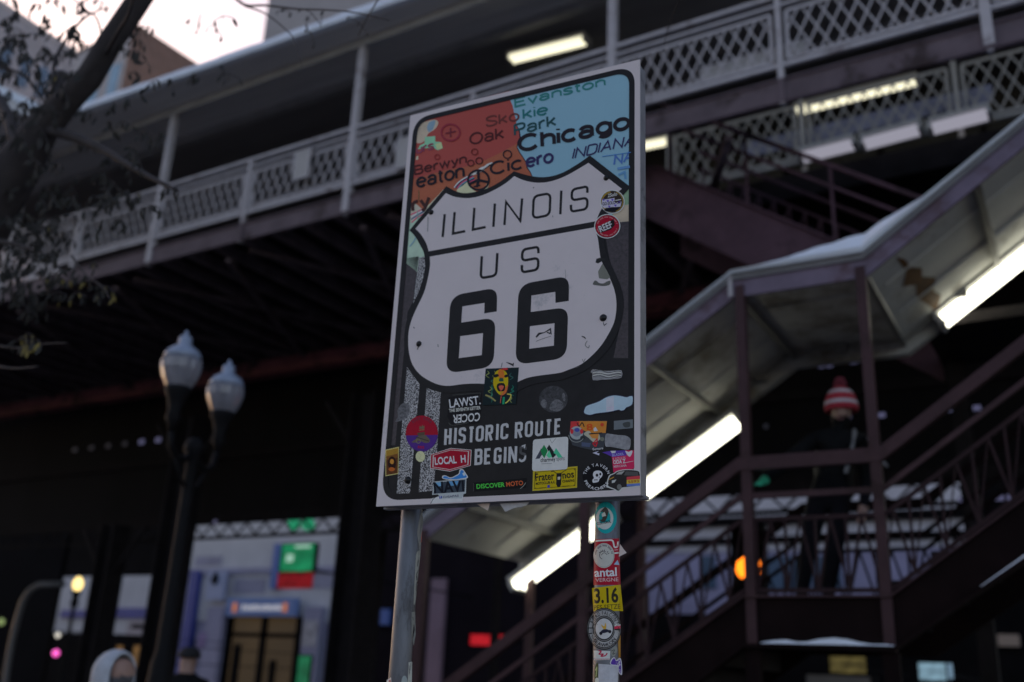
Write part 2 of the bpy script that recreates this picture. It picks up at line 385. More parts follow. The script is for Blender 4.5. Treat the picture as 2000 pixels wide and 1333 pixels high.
pr.poly(spline([(838, 240), (850, 236), (846, 252), (838, 258), (834, 250)], closed=True), (98, 116, 138))
pr.poly([(830, 268), (850, 266), (850, 277), (862, 278), (865, 290), (855, 294), (846, 289), (830, 290), (816, 292), (820, 284), (829, 280)], (104, 146, 128))
pr.poly([(850, 282), (862, 278), (864, 290), (854, 293)], (140, 150, 118))
pr.poly([(813, 306), (817, 305), (817, 312), (812, 313)], (150, 140, 130))
pr.line([(826, 414), (842, 400), (858, 384), (868, 372)], 6, (150, 146, 138)); pr.line([(845, 402), (860, 386), (870, 374)], 2, (150, 60, 110))
pr.poly([(803, 398), (812, 398), (826, 410), (808, 432), (801, 436)], (142, 136, 132))
for dx, c in ((0, (150, 60, 90)), (3, (170, 168, 168)), (6, (60, 70, 110)), (10, (150, 60, 90))):
    pr.line([(802+dx*.2, 420+dx*1.5), (815, 414+dx*1.1), (829, 407+dx)], 2.2, c)
for k, c in enumerate(((176, 172, 160), (40, 40, 60), (150, 60, 90), (70, 110, 130), (40, 40, 60), (150, 60, 90))):
    pr.line(spline([(887+k*2.6, 367+k*.8), (895+k*2.4, 357+k*1.1), (908+k*2, 348+k*1.6), (922+k*1.2, 341+k*2)]), 2.3, c)
pr.line(spline([(922, 341), (936, 334), (946, 328), (953, 322), (962, 318)]), [4, 4, 6, 6, 7, 7, 7, 8, 8, 8, 8, 7, 6, 5, 5, 5, 4, 4, 4, 3, 3, 3, 3, 2, 2][:25], (168, 168, 158))
pr.line(spline([(930, 339), (944, 332), (954, 325), (964, 319)]), 2, (36, 34, 36))
pr.poly(spline([(892, 374), (905, 362), (914, 357), (925, 372), (940, 374), (952, 358), (955, 362), (945, 376), (920, 382)], closed=True), (158, 164, 132))
pr.line([(818, 372), (818, 392)], 1.2, (60, 70, 50)); pr.line([(815, 412), (818, 444)], 1.5, (90, 120, 120)); pr.line(spline([(800, 482), (808, 472), (812, 464)]), 2.5, (96, 122, 140))
pr.build("map_print", sign)

pr = Print(sg, .0034)                                                # ---- place names on the map
TEAL = (44, 92, 98); DK = (33, 30, 36); NAVY = (42, 38, 72)
pr.word("Evanston", (1005, 211), (1183, 168), 19, TEAL, 3.6); pr.word("Sko", (949, 250), (1015, 236), 22, (78, 42, 42), 3.6)
pr.word("kie", (1021, 234.5), (1071, 224), 22, (36, 84, 92), 3.8)
pr.word("Oak", (917, 285), (985, 271), 24, (62, 32, 34), 3.8); pr.word("Park", (1004, 267), (1087, 246), 24, (34, 58, 66), 4)
pr.word("Cic", (957, 344), (1022, 330.5), 27, DK, 4.6); pr.word("ero", (1027, 329.5), (1082, 318), 27, NAVY, 5)
pr.word("Chicago", (1012, 300), (1232, 253), 35, DK, 7.2)
pr.word("INDIANA", (1117, 312), (1240, 283), 21, NAVY, 2.8, .3); pr.word("NA", (1198, 324), (1236, 314), 20, (60, 84, 140), 3.4, .2)
pr.word("urs", (813, 302), (848, 292), 17, (104, 52, 72), 3); pr.word("Berwyn", (809, 343), (912, 319), 19, (58, 32, 34), 3.2)
pr.word("eaton", (813, 369), (908, 347), 28, DK, 4.6); pr.word("ry", (804, 416), (842, 404), 28, (52, 36, 36), 6)
for c, r_, col in (((991, 302), 8, DK), ((927, 297), 6, (84, 36, 36)), ((919.5, 319), 6, (66, 34, 34)), ((936, 314.5), 6.5, (60, 32, 32)), ((854, 307), 5, (104, 42, 44))):
    pr.line(ell(c, r_, r_*.95, 24), 2.2, col, closed=True)
pr.line(ell((934.5, 352), 20.5, 19, 36), 4, DK, closed=True)
pr.line([(916, 360), (934, 352), (953, 356)], 5, DK); pr.line([(934, 334), (935, 352), (931, 366)], 5, DK); pr.line([(925, 365), (938, 362)], 3, DK)
pr.line(ell((880, 259), 18, 16, 30), 3.4, (106, 40, 52), closed=True); pr.line([(870, 261), (890, 257)], 3, (86, 38, 46)); pr.line([(880, 250), (880, 268)], 3, (86, 38, 46))
pr.line([(1176, 306), (1232, 298)], 1.4, (60, 96, 150)); pr.line([(1206, 330), (1230, 326)], 5, (74, 104, 150)); pr.line([(1208, 342), (1220, 336), (1222, 350)], 4, (74, 108, 148))
pr.build("map_lettering", sign)

pr = Print(sg, .0004)                                                # ---- printed road below the map
pr.poly([(793, 503), (1000, 470), (1195, 430), (1236, 424), (1243, 960), (752, 980)], BLACK_INK)
pr.poly([(793, 505), (818, 501), (806, 590), (796, 610), (786, 720), (772, 870), (750, 870), (772, 640)], ROAD)
pr.poly([(1178, 433), (1236, 426), (1240, 700), (1198, 700), (1218, 600), (1190, 505)], ROAD)
pr.poly([(818, 504), (838, 500), (834, 545), (824, 575), (806, 597), (811, 560)], SPECK)
pr.poly([(794.7, 717), (808, 735), (819.7, 751), (815, 800), (808, 880), (801, 963.6), (774.7, 965), (781, 880), (788, 800)], SPECK)
pr.poly([(833.4, 758), (845, 763), (861, 767), (857, 830), (853, 890), (846, 959), (817.8, 961.6), (823, 890), (829, 820)], SPECK)
pr.poly(spline([(777, 800), (787, 788), (799, 792), (799, 808), (792, 818), (784, 822), (772, 824), (777, 814)], closed=True), GRIME)
pr.build("road_print", sign)

# white margin and black border lie over the map's edges
pr = Print(qsurf, .0058)
def rrect(u0, v0, u1, v1, r_): return roundpath([(u0, -v0), (u1, -v0), (u1, -v1), (u0, -v1)], r_, True, 10)
mg, bw = .0150, .0165
full = [(U0, -V0), (U1, -V0), (U1, -V1), (U0, -V1)]
pr.poly([full, rrect(U0+mg, V0+mg, U1-mg, V1-mg, .062)], WHITE_SHEET)
pr.poly([rrect(U0+mg, V0+mg, U1-mg, V1-mg, .062), rrect(U0+mg+bw, V0+mg+bw, U1-mg-bw, V1-mg-bw, .045)], BLACK_INK)
pr.build("border", sign)

# ---- shield
pr = Print(sg, .0066)
out_l = [(799.8, 450), (811.4, 463), (821, 480), (828, 494.7), (830, 514.5), (829.7, 525), (825.8, 545), (817, 572.6), (803.4, 600), (794.6, 625), (789.7, 656.5), (790.7, 689.7), (795.6, 715), (809, 736.5), (826, 750), (852, 763), (878, 768), (905, 766), (935, 764), (960, 768), (985, 776)]
out_r = [(1008, 766), (1030, 755), (1056, 748), (1094, 743), (1112, 737), (1144, 723), (1168, 704), (1190, 680), (1205, 652), (1214, 625), (1218, 594), (1214, 566), (1204, 540), (1190, 510), (1183, 491), (1180, 468), (1178, 450), (1182, 430), (1196, 405), (1215, 384), (1231, 366.5)]
top_r = [(1231, 365.5), (1152, 304)]+spline([(1152, 304), (1131, 319), (1098, 338), (1068, 346), (1038, 344.5), (1003.5, 335)], 5)+spline([(1003.5, 335), (977, 355), (950, 369), (915, 377.5), (893, 375), (871.5, 364)], 5)
pr.poly(spline(out_l, 4)+spline(out_r, 4)+top_r, BLACK_INK)
in_top = spline([(870.8, 377.6), (885.6, 384), (902, 387), (918.6, 387), (938.4, 383), (961.5, 373.4), (986, 359.4), (1004.4, 344.5)], 5)+spline([(1004.4, 344.5), (1026, 353.5), (1053, 357.4), (1080, 353.5), (1110, 341.5), (1149.4, 318.5)], 5)
pr.poly(in_top+[(1214.4, 369.3)]+spline([(1214.4, 369.3), (1192, 388), (1174, 410), (1164, 432.5)], 4)+[(1162.7, 432.7), (837, 491.4)]+spline([(837, 491.4), (834.5, 481.5), (829.5, 470), (821, 457), (811.4, 447)], 4), WHITE_SHEET)
in_l = [(839.4, 501.7), (839.8, 520), (834.6, 549), (827, 574.6), (811, 608), (801.5, 633), (797.5, 656.5), (798.5, 686), (805, 711), (819, 730.6), (838.5, 744), (858, 752), (877.5, 754), (901, 751), (928, 749.5), (950, 751), (970, 757), (983, 762)]
in_r = [(998, 753), (1017, 743.6), (1032, 738), (1053, 734), (1091, 729), (1107.6, 723.7), (1135, 712), (1156, 695), (1175, 674), (1191.6, 647), (1201, 624), (1204, 594.5), (1200, 567), (1188.5, 538), (1174.4, 509), (1170.5, 487), (1167.6, 466), (1161, 444.4)]
pr.poly(spline(in_l, 4)+spline(in_r, 4), WHITE_SHEET)
pr.build("route_shield", sign)

INK = BLACK_INK
pr = Print(sg, .0076)
sw = 4.8
for a_, c_ in (((868.6, 418.8), (864.5, 463.4)), ((966.5, 398), (963.6, 443.5)), ((1096.3, 372.6), (1094.4, 419))): pr.line([a_, c_], sw, INK, dz=0)
pr.line([(888, 414.7), (884.6, 456.8), (908.5, 452)], sw, INK, dz=0); pr.line([(926.5, 406.4), (923.6, 449), (948.6, 443.8)], sw, INK, dz=0)
pr.line([(985.2, 440), (988.3, 394.5), (1016, 432), (1019.8, 388.6)], sw, INK); pr.line([(1016, 433.5), (1019.8, 388)], sw, INK)
pr.line(roundpath([(1042.5, 383.5), (1075, 377.8), (1073.5, 420.5), (1040.5, 427)], 11, True, 8), sw, INK, closed=True)
pr.line(roundpath([(1147, 377), (1147.5, 364.5), (1117, 370.5), (1116.5, 392), (1147.5, 386.5), (1146.8, 408.5), (1115.5, 414), (1115, 400.5)], 9), sw, INK)
pr.line(roundpath([(941, 501), (938.7, 544), (969, 538.5), (971.4, 494.7)], 9), 5, INK)
pr.line(roundpath([(1051.6, 495), (1051.3, 482.5), (1020.4, 488), (1019.5, 510), (1051.5, 504), (1050.9, 527), (1019.3, 532.5), (1019.3, 518)], 9), 5, INK)
pr.build("state_lettering", sign)
pr = Print(sg, .0078)
o6 = roundpath([(970.2, 608.7), (971.3, 562), (880, 578), (871, 730), (964, 717), (968, 620), (901, 630.6), (903, 599), (946.4, 592), (945.8, 612.6)], [0, 22, 27, 25, 26, 24, 0, 0, 0, 0], True, 9)
pr.poly([o6, [(899, 657), (943.4, 651), (941, 694), (896, 700)]], INK)
o6 = roundpath([(1110.8, 588), (1111.6, 539), (1013, 556), (1006.5, 713), (1106.5, 700), (1110, 600), (1036.6, 609.8), (1038, 577.7), (1084.5, 570.4), (1085, 592)], [0, 23, 28, 26, 27, 24, 0, 0, 0, 0], True, 9)
pr.poly([o6, [(1035, 637.6), (1083, 631.7), (1081.8, 675.4), (1033.5, 681.7)]], INK)
pr.build("route_number", sign)

# highway lettering from strokes: x and y run 0..1 in each letter
HW = {'H': [([(0,0),(0,1)],0), ([(1,0),(1,1)],0), ([(0,.5),(1,.5)],0)], 'I': [([(.5,0),(.5,1)],0)],
 'S': [([(1,.74),(1,1),(0,1),(0,.56),(1,.46),(1,0),(0,0),(0,.26)],.33)], 'T': [([(0,1),(1,1)],0), ([(.5,0),(.5,1)],0)],
 'O': [([(0,0),(1,0),(1,1),(0,1)],.4,True)], 'R': [([(0,0),(0,1)],0), ([(0,1),(1,1),(1,.47),(0,.47)],.3), ([(.5,.47),(1,0)],0)],
 'C': [([(1,.7),(1,1),(0,1),(0,0),(1,0),(1,.3)],.4)], 'U': [([(0,1),(0,0),(1,0),(1,1)],.4)],
 'E': [([(0,0),(0,1)],0), ([(0,1),(1,1)],0), ([(0,.52),(.85,.52)],0), ([(0,0),(1,0)],0)],
 'B': [([(0,0),(0,1)],0), ([(0,1),(.95,1),(.95,.53),(0,.53)],.25), ([(0,.53),(1,.53),(1,0),(0,0)],.3)],
 'G': [([(1,.72),(1,1),(0,1),(0,0),(1,0),(1,.45),(.55,.45)],[0,.4,.4,.4,.3,0,0])], 'N': [([(0,0),(0,1)],0), ([(0,1),(1,0)],0), ([(1,0),(1,1)],0)]}
def hw(pr, word, spans, p0, p1, upx, s_, c):
    x0, x1 = spans[0][0], spans[-1][1]
    for ch, (a, e) in zip(word, spans):
        for st in HW[ch]:
            P = []
            A = (p0[0]+(p1[0]-p0[0])*(a-x0)/(x1-x0)+s_/2, p0[1]+(p1[1]-p0[1])*(a-x0)/(x1-x0)); B = (p0[0]+(p1[0]-p0[0])*(e-x0)/(x1-x0)-s_/2, p0[1]+(p1[1]-p0[1])*(e-x0)/(x1-x0))
            wpx = B[0]-A[0]; h = upx[1]
            def tf(q):
                yy = q[1] if 0 < q[1] < 1 else (s_/2/h if q[1] == 0 else 1-s_/2/h)
                if st[1] == 0 and len(st[0]) == 2 and abs(st[0][0][1]-st[0][1][1]) > .3: yy = q[1]
                return (A[0]+wpx*q[0]+upx[0]*yy, A[1]+(B[1]-A[1])*q[0]-h*yy)
            pts = [tf(q) for q in st[0]]; rad = st[1]
            rad = [r_*wpx*1.15 for r_ in rad] if isinstance(rad, list) else rad*wpx*1.15
            if rad: pts = roundpath(pts, rad, len(st) > 2, 7)
            pr.line(pts, s_, c, closed=len(st) > 2, dz=.15)
pr = Print(sg, .0015)
WL = mat("white_letter_sheeting", (.66, .66, .65), .4, noise=.05, scale=50)
hw(pr, "HISTORIC", [(235,325),(358,388),(412,503),(528,612),(625,725),(745,840),(878,908),(932,1030)], (867, 869.5), (992.3, 857.5), (1.4, 31), 5.0, WL)
hw(pr, "ROUTE", [(1110,1208),(1235,1335),(1362,1460),(1485,1575),(1600,1690)], (1004.9, 856.5), (1096.3, 848.3), (1.2, 31.3), 5.0, WL)
hw(pr, "BEGIN", [(612,710),(730,822),(850,945),(975,1005),(1030,1138)], (926.4, 909), (1009.3, 903.5), (1.2, 31.5), 5.0, WL)
hw(pr, "S", [(1165, 1255)], (1013.2, 903.2), (1028, 902), (1.0, 31.5), 5.0, mat("worn_grey_letter", (.09, .09, .09), .6, noise=.7, scale=120))
pr.line(spline([(1014, 897), (1018, 901), (1024, 898), (1026.5, 890)]), [2, 2.5, 3, 4, 4, 4, 4, 4.4, 4.6, 4.6, 4.6, 4.4, 4, 4, 4, 3.6, 3, 2.5, 2][:19], WL); pr.line([(1019, 872), (1025, 870), (1024, 876)], 2.5, WL)
pr.build("route_lettering", sign)

b = MB()                                                             # ---- bolts
bolts = [(1184, 348, 5.5), (842, 415, 5.5), (818, 672, 6), (1178, 621, 7), (796, 938, 7)]
for x, y, r_ in bolts:
    mb = MB(); c = sg(x, y, .0022); rr = r_/FPX*2.45
    vs = [c+(SU*math.cos(t*math.pi/8)+Vector((0, 0, 1))*math.sin(t*math.pi/8))*rr*k-SN*z_ for k, z_ in ((1.15, -.001), (1.1, .001), (.75, .005), (.3, .0062)) for t in range(16)]
    fs = [(i*16+t, i*16+(t+1) % 16, (i+1)*16+(t+1) % 16, (i+1)*16+t) for i in range(3) for t in range(16)]+[tuple(range(48, 64))]
    mb.add(vs, fs); mb.build("bolt", BOLT, sign, smooth=True)

# ---- scuffs
pr = Print(sg, .0082)
pr.poly([(1163, 513), (1165, 506), (1171, 504), (1180, 505), (1183, 509), (1175, 511), (1168, 515)], (34, 34, 36))
pr.poly([(1170, 544), (1168, 531), (1174, 520), (1177, 515), (1184, 527), (1192, 542), (1186, 546)], (86, 86, 86))
pr.poly(spline([(1158, 556), (1161, 549), (1165, 549), (1170, 553), (1178, 554), (1186, 550), (1192, 549), (1191, 556), (1180, 559), (1168, 558)], closed=True), (70, 70, 72))
pr.line([(1047, 659), (1053, 652), (1063, 650), (1068, 647), (1075, 643), (1077, 654)], [3, 4, 1.5, 2, 3, 1], (38, 38, 42)); pr.line([(1047, 667), (1060, 662), (1076, 657)], .8, (60, 60, 66)); pr.line([(1068, 649), (1074, 652), (1076, 647)], 2, (40, 40, 44))
pr.line([(1136, 657), (1141, 659), (1144, 662)], [1.5, 2.5, 1.5], (40, 40, 44)); pr.line(spline([(1147, 666), (1143, 674), (1149, 680), (1151, 675)]), 1.3, (84, 84, 88)); pr.line([(1137, 702), (1140, 708), (1143, 701)], 1.1, (84, 84, 88))
pr.line([(989, 708), (997, 711), (1002, 714), (1003, 709)], [1, 3, 3, 1], (34, 34, 38)); pr.line([(981, 709), (979, 718)], .9, (60, 60, 66)); pr.line([(855, 673), (856, 678)], 1.2, (50, 50, 54)); pr.line([(808, 639), (809, 642)], 1.5, (40, 40, 44))
pr.line([(1104, 527), (1105, 545)], .7, (96, 96, 106)); pr.line([(836, 424), (835, 452)], 1.6, (104, 104, 112)); pr.line([(1178, 630), (1180, 636), (1185, 632)], 1.3, (52, 52, 56)); pr.line([(818, 676), (815, 683)], 2, (60, 60, 64))
pr.line([(1132, 716), (1124, 719)], .8, (70, 70, 76)); pr.line([(1079, 421), (1080, 425)], 1.2, (96, 96, 104)); pr.poly(ell((1042, 367), 1.2), (70, 70, 76))
pr.build("scuff_marks", sign)
pr = Print(sg, .0086)
pr.poly(spline([(1157, 722), (1170, 723), (1184, 725), (1200, 724), (1214, 724), (1214, 738), (1196, 741), (1177, 742), (1158, 743), (1157, 730), (1154, 728)], 2, True), TAPE)
for k in range(5): pr.line(spline([(1158, 726+k*2.6), (1172, 724+k*3+random.uniform(-2, 2)), (1188, 728+k*2.6), (1204, 727+k*2+random.uniform(-2, 2)), (1213, 726+k*2.5)]), 1.1, ((60, 60, 62), (150, 150, 152))[k % 2])
pr.build("tape_strip", sign, "crumpled silver tape")
pr = Print(sg, .0012)
pr.poly(ell((1081, 780), 28, 26), GRIME_DARK); pr.poly(spline([(1074, 800), (1078, 786), (1088, 780), (1098, 786), (1100, 796), (1090, 804)], closed=True), GRIME)
pr.poly(spline([(1056, 788), (1062, 780), (1068, 786), (1066, 796), (1060, 796)], closed=True), GRIME); pr.poly(spline([(1098, 772), (1102, 768), (1104, 780), (1101, 784)], closed=True), GRIME)
pr.build("sticker_residue", sign, "round patch of grey glue residue")

# ---- stickers on the sign
def sticker(label, shapes, letters=None, off=.009, surf=sg, fine=0):
    if off < .006 and not fine: off += .0048
    p = Print(surf, off, fine=fine); shapes(p); o = p.build("sticker", sign, label)
    if letters:
        q = Print(surf, (p.off/(.5 if fine else .22))+.0002, fine=fine); letters(q); q.build("lettering", o)
    return o
W = (150, 150, 158); BK = (26, 25, 28); RED = (118, 14, 36); YEL = (140, 122, 20)

def f(p):
    p.poly(ell((1196, 394.5), 24, 23.3), W); p.poly(ell((1196, 394.5), 22.3, 21.6), (40, 34, 32)); p.line(ell((1196, 394.5), 20, 19.5, 30, 100, 260), 3, (112, 92, 40)); p.line(ell((1196, 394.5), 20.6, 20, 20, -70, 70), 1.5, (112, 92, 40))
    p.poly([(1176, 391), (1200, 387), (1201, 396), (1214, 394), (1212, 404), (1180, 407), (1175, 402)], (138, 134, 158))
    for x, y in ((1179, 391), (1187, 393), (1196, 391), (1209, 396), (1190, 404), (1202, 402)): p.poly([(x-2.5, y-1), (x-1, y-2.5), (x, y-1.5), (x+1, y-2.5), (x+2.5, y-1), (x, y+2.5)], (72, 56, 140))
    p.poly(spline([(1180, 410), (1190, 406), (1200, 405), (1208, 408), (1200, 413), (1186, 414)], closed=True), (20, 20, 24))
def g(p): p.text("2Solo", (1187, 386), (1206, 382), 6.5, W, .02, .3); p.text("GO-SOLO-GO", (1177, 402), (1213, 397), 6, (28, 26, 34), .04); p.line([(1202, 392), (1213, 390)], 1.6, W)
sticker("round dark sticker with purple hearts and a white banner", f, g, .0092)
def f(p):
    p.poly(ell((1186, 442.4), 25.6, 23.8, rot=-8), (176, 150, 160)); p.poly(ell((1186, 442.4), 23.8, 22.2, rot=-8), BK); p.poly(ell((1186, 442.4), 22.8, 21.2, rot=-8), RED)
    p.poly([(1169, 443), (1199, 428), (1201, 440), (1193, 449), (1172, 456), (1168, 450)], (28, 24, 26))
def g(p):
    p.text("REEF", (1173, 454), (1197, 443.5), 12, (178, 178, 184), .03)
    p.ticks((1186, 442.4), 18.4, 17, 165, 15, 26, 2.4, (140, 100, 108)); p.ticks((1186, 442.4), 18.2, 16.8, 195, 345, 26, 2.4, (140, 100, 108))
sticker("round red sticker with a white rim", f, g, .0098)
def f(p):
    p.poly(spline([(1140, 808), (1141, 798), (1146, 792), (1160, 787), (1170, 783), (1184, 775), (1196, 772), (1204, 771.5), (1214, 773), (1224, 775), (1230, 773), (1237, 774), (1236, 790), (1230, 795), (1224, 797), (1220, 802), (1213, 804), (1208, 802), (1190, 806), (1165, 809), (1152, 812)], 3, True), (44, 44, 62))
    p.poly(spline([(1141.5, 807), (1142.5, 798.5), (1147, 793), (1160, 788.4), (1171, 784.3), (1184.5, 776.4), (1196, 773.3), (1204, 773), (1214, 774.5), (1224, 776.5), (1230, 774.5), (1235.6, 775.5), (1234.8, 789), (1229, 793.8), (1223, 796), (1219.3, 800.6), (1213, 802.4), (1208, 800.6), (1190, 804.5), (1165, 807.6), (1152, 810.6)], 3, True), (126, 142, 200))
    p.poly([(1184, 778), (1199, 774), (1199, 803), (1184, 805)], (142, 144, 188)); p.line([(1186, 797), (1200, 795)], .8, (160, 130, 160)); p.line([(1185, 801), (1200, 799)], .8, (160, 130, 160))
sticker("pale blue car-shaped sticker outline", f, None, .0092)
def f(p):
    p.poly([(948.5, 720.5), (1013.5, 718), (1007.5, 790), (942.5, 792)], (22, 30, 34))
    rr = random.Random(3)
    for k in range(26):
        x = 948+rr.random()*58; y = 724+rr.random()*50
        if 966 < x < 994 and y < 772: continue
        a = rr.uniform(-1, 1); c = ((28, 84, 74), (52, 100, 84), (96, 104, 64), (40, 70, 70))[k % 4]
        p.line(spline([(x, y), (x+5*a, y+5), (x-4*a, y+9), (x+6*a, y+14)], 4), [.6, 1, 1.3, 1.6, 1.8, 1.8, 1.7, 1.6, 1.5, 1.4, 1.2, 1, .6], c, dz=.3)
    p.poly(spline([(964, 740), (968, 727), (976, 723), (986, 725), (992, 735), (992, 752), (988, 766), (980, 772), (972, 768), (964, 754)], 5, True), YEL)
    p.poly(spline([(975, 722), (983, 724), (985, 738), (976, 739), (972, 732)], 4, True), (176, 84, 36)); p.poly(spline([(984, 762), (992, 752), (990, 764), (986, 770), (980, 772)], 4, True), (176, 78, 44))
    p.poly(spline([(963, 733), (972, 731), (974, 735), (966, 738)], 4, True), BK); p.poly(spline([(985, 734), (993, 731), (994, 735), (987, 738)], 4, True), BK)
    p.poly(spline([(976, 739), (982, 739), (983, 745), (975, 745)], 4, True), (30, 60, 54)); p.poly(spline([(970, 754), (974, 749), (984, 749), (987, 756), (984, 764), (973, 764)], 4, True), BK); p.poly(spline([(974, 755), (979, 753), (984, 755), (981, 762), (977, 762)], 4, True), (176, 70, 60))
    p.line(spline([(978, 762), (979, 772), (977, 788)]), 1.4, (176, 70, 60)); p.poly([(982, 776), (986, 776), (985, 790), (981, 790)], (28, 110, 84)); p.poly(spline([(980, 720), (990, 719), (992, 722), (984, 724)], 3, True), (140, 40, 44))
    p.line(spline([(990, 770), (998, 772), (994, 782), (987, 788)]), 2.2, (150, 140, 70)); p.line(spline([(948, 772), (958, 776), (968, 784)]), 3, (110, 104, 70))
sticker("square dark sticker with a yellow and green shouting face", f, None, .0094)
def f(p): p.poly([(876, 776), (940, 769), (939, 790), (936, 826), (884, 832), (874, 815)], (24, 23, 26)); p.line([(884, 772), (938, 768), (936, 782)], .8, (60, 60, 62)); p.line(spline([(876, 826), (882, 831), (900, 829), (915, 826)]), .8, (70, 70, 72))
def g(p):
    p.text("LAWST.", (878.5, 797), (939, 789.5), 16, (158, 158, 162), .025); p.text("THE SEVENTH LETTER", (877.5, 805.5), (939, 799.5), 6, (150, 150, 154), .04)
    p.text("COCER", (938, 806.5), (884.5, 811.5), (-.8, 15.5), (156, 156, 160), .035)
sticker("black sticker with white lettering, one line upside down", f, g, .0016)
def f(p):
    c = (823.8, 847.3); p.poly(ell(c, 31.4, 35.2, 60), (58, 34, 100)); up = [q for q in ell(c, 31.4, 35.2, 60, -4, 186)]; p.poly(up, RED)
    p.poly(spline([(804, 864), (812, 858), (820, 850), (828, 849), (835, 854), (840, 862), (832, 866), (820, 862), (812, 865)], 4, True), (74, 66, 62)); p.poly([(815, 846), (830, 844), (829, 850), (816, 852)], (66, 56, 50))
    p.poly([(819, 838), (820, 832), (823, 835), (825, 830), (827, 834), (829, 831), (829, 838)], (82, 72, 60)); p.line([(818, 841), (829, 839.5)], 1.6, (96, 80, 60)); p.line(ell((817, 862), 4), 1.4, (92, 84, 74), closed=True); p.line([(812, 854), (838, 862)], 1.8, (50, 46, 46))
def g(p): p.ticks((823.8, 847.3), 24, 27, 135, 45, 9, 6, (88, 34, 50)); p.ticks((823.8, 847.3), 26, 29.5, 250, 290, 5, -5, (120, 24, 60))
sticker("round sticker, red above and violet below with a crest", f, g, .0018)
sticker("small round pale yellow dot sticker", lambda p: (p.poly(ell((821, 892), 9.2, 10.6), (156, 156, 126)), p.line(spline([(817, 886), (822, 889), (820, 896), (825, 899)]), .8, (136, 136, 108))), None, .0026)
def f(p):
    p.poly([(752.6, 879), (779.4, 873), (778, 926), (753, 930.5)], (168, 140, 96)); p.poly([(754, 880.5), (778, 875), (776.8, 924.6), (754.2, 928.6)], (70, 42, 26))
    p.poly([(754, 880.5), (778, 875), (777.5, 886), (754.1, 892)], (122, 92, 38)); p.poly([(754.1, 892), (777.5, 886), (777.3, 894), (754.1, 899)], (92, 60, 32))
    p.poly(ell((765.5, 905), 8, 13), (36, 22, 20)); p.poly(ell((765.5, 902), 4, 5), (150, 100, 44)); p.poly(ell((765, 917), 6, 4), (140, 72, 34))
sticker("small upright sticker in gold and brown with a gold rim", f, None, .0018)
def f(p):
    o = [(840.7, 888), (880, 875.6), (921, 879), (919.5, 910), (879, 921.5), (839.8, 915.4)]; c = (880, 898)
    for k, col in ((1, W), (.95, RED), (.86, W), (.815, RED)):
        p.poly([(c[0]+(x-c[0])*(k+.02 if k < 1 else 1), c[1]+(y-c[1])*k) for x, y in o], col)
sticker("red six-sided sticker with a double white outline", f, lambda p: (p.text("LOCAL", (849.5, 908), (892, 904.6), 13.5, (178, 174, 180), .045), p.text("H", (900.5, 903.8), (910, 903), 13.5, (178, 174, 180), .045)), .0024)
def f(p):
    p.poly([(843, 974), (857, 970), (905, 966), (903, 980), (841, 984)], (150, 150, 160)); p.line([(841, 984), (846, 975), (862, 964)], 1, (40, 40, 44))
    p.poly(spline([(866, 936), (864, 930), (870, 929), (880, 933), (890, 929), (896, 925), (898, 918), (904, 917), (910, 925), (914, 933), (906, 936), (890, 938)], 4, True), W); p.poly(spline([(867.5, 935), (866, 931.5), (871, 930.5), (880, 934.6), (891, 930.5), (897.5, 926), (899.5, 919.5), (903.5, 919), (908.5, 926), (911.5, 932.4), (904, 934.4), (889, 936.4)], 4, True), (44, 96, 160))
    p.poly([(903, 925), (907, 922), (909, 929), (905, 930)], (140, 160, 186)); p.poly([(847, 941), (911, 935), (910, 964), (905, 966), (902, 974), (862, 974), (855, 966), (844, 967)], (130, 134, 146))
    p.poly([(850, 943), (909, 937), (907.5, 961), (846.5, 965)], (46, 52, 64)); p.poly([(851, 943), (862, 942), (861, 950), (851, 951)], (84, 120, 158)); p.poly([(874, 941), (896, 939), (893, 948), (876, 950)], (70, 108, 150))
    p.poly([(858, 969.5), (863, 969), (863, 974), (858, 974.5)], (40, 56, 128))
def g(p): p.text("NAVI", (848, 964), (907, 959.5), 21, (20, 22, 30), .05); p.text("CHIAPAS", (865, 973.5), (896, 970.6), 4, (44, 44, 70), .02); p.text("f", (859.5, 973.6), (861.6, 973.4), 4, (170, 170, 180), .02)
sticker("blue, grey and white sticker hanging over the lower edge of the sign", f, g, .0068)
sticker("thin black sticker with green and orange lettering", lambda p: (p.poly([(924, 943), (1028, 934), (1026, 953), (925, 961)], (22, 22, 24)), p.line([(925, 944), (925, 960)], .8, (60, 60, 62)), p.line([(1016, 955), (1022, 950), (1027, 943)], 1, (110, 110, 112))),
        lambda p: (p.text("DISCOVER", (931, 955), (986, 951), 8.5, (60, 168, 60), .035), p.text("MOTO", (989, 950.8), (1022, 947.6), 8.5, (190, 72, 46), .035)), .0016)
def f(p):
    p.poly(roundpath([(1041, 859), (1110, 853), (1108.5, 917), (1039, 921)], 6, True, 4), W)
    p.poly([(1045.5, 897), (1057, 876), (1062, 885), (1056, 892), (1054, 896)], (52, 54, 66)); p.poly([(1056, 880), (1062.5, 869), (1070, 881), (1063, 896), (1059, 889)], (28, 96, 60)); p.poly([(1068, 876), (1072.5, 869), (1086, 889), (1080, 895), (1077, 893)], (28, 32, 34)); p.poly([(1067, 890), (1073, 880), (1078, 893), (1072, 895)], (70, 150, 120)); p.poly([(1081, 885), (1086, 875.5), (1099, 894), (1090, 894.5), (1086, 888)], (56, 140, 114))
    p.line([(1074, 858), (1078, 866), (1086, 856)], .8, (110, 110, 116)); p.line([(1057, 906.5), (1078, 905.5)], .8, (96, 96, 104))
sticker("white square sticker with green and black peaks", f, lambda p: (p.text("charmey", (1056, 903), (1085, 900.5), 7.5, (30, 30, 38), .02), p.text("sports", (1087, 900.3), (1103, 899), 7.5, (70, 70, 78), .0)), .0022)
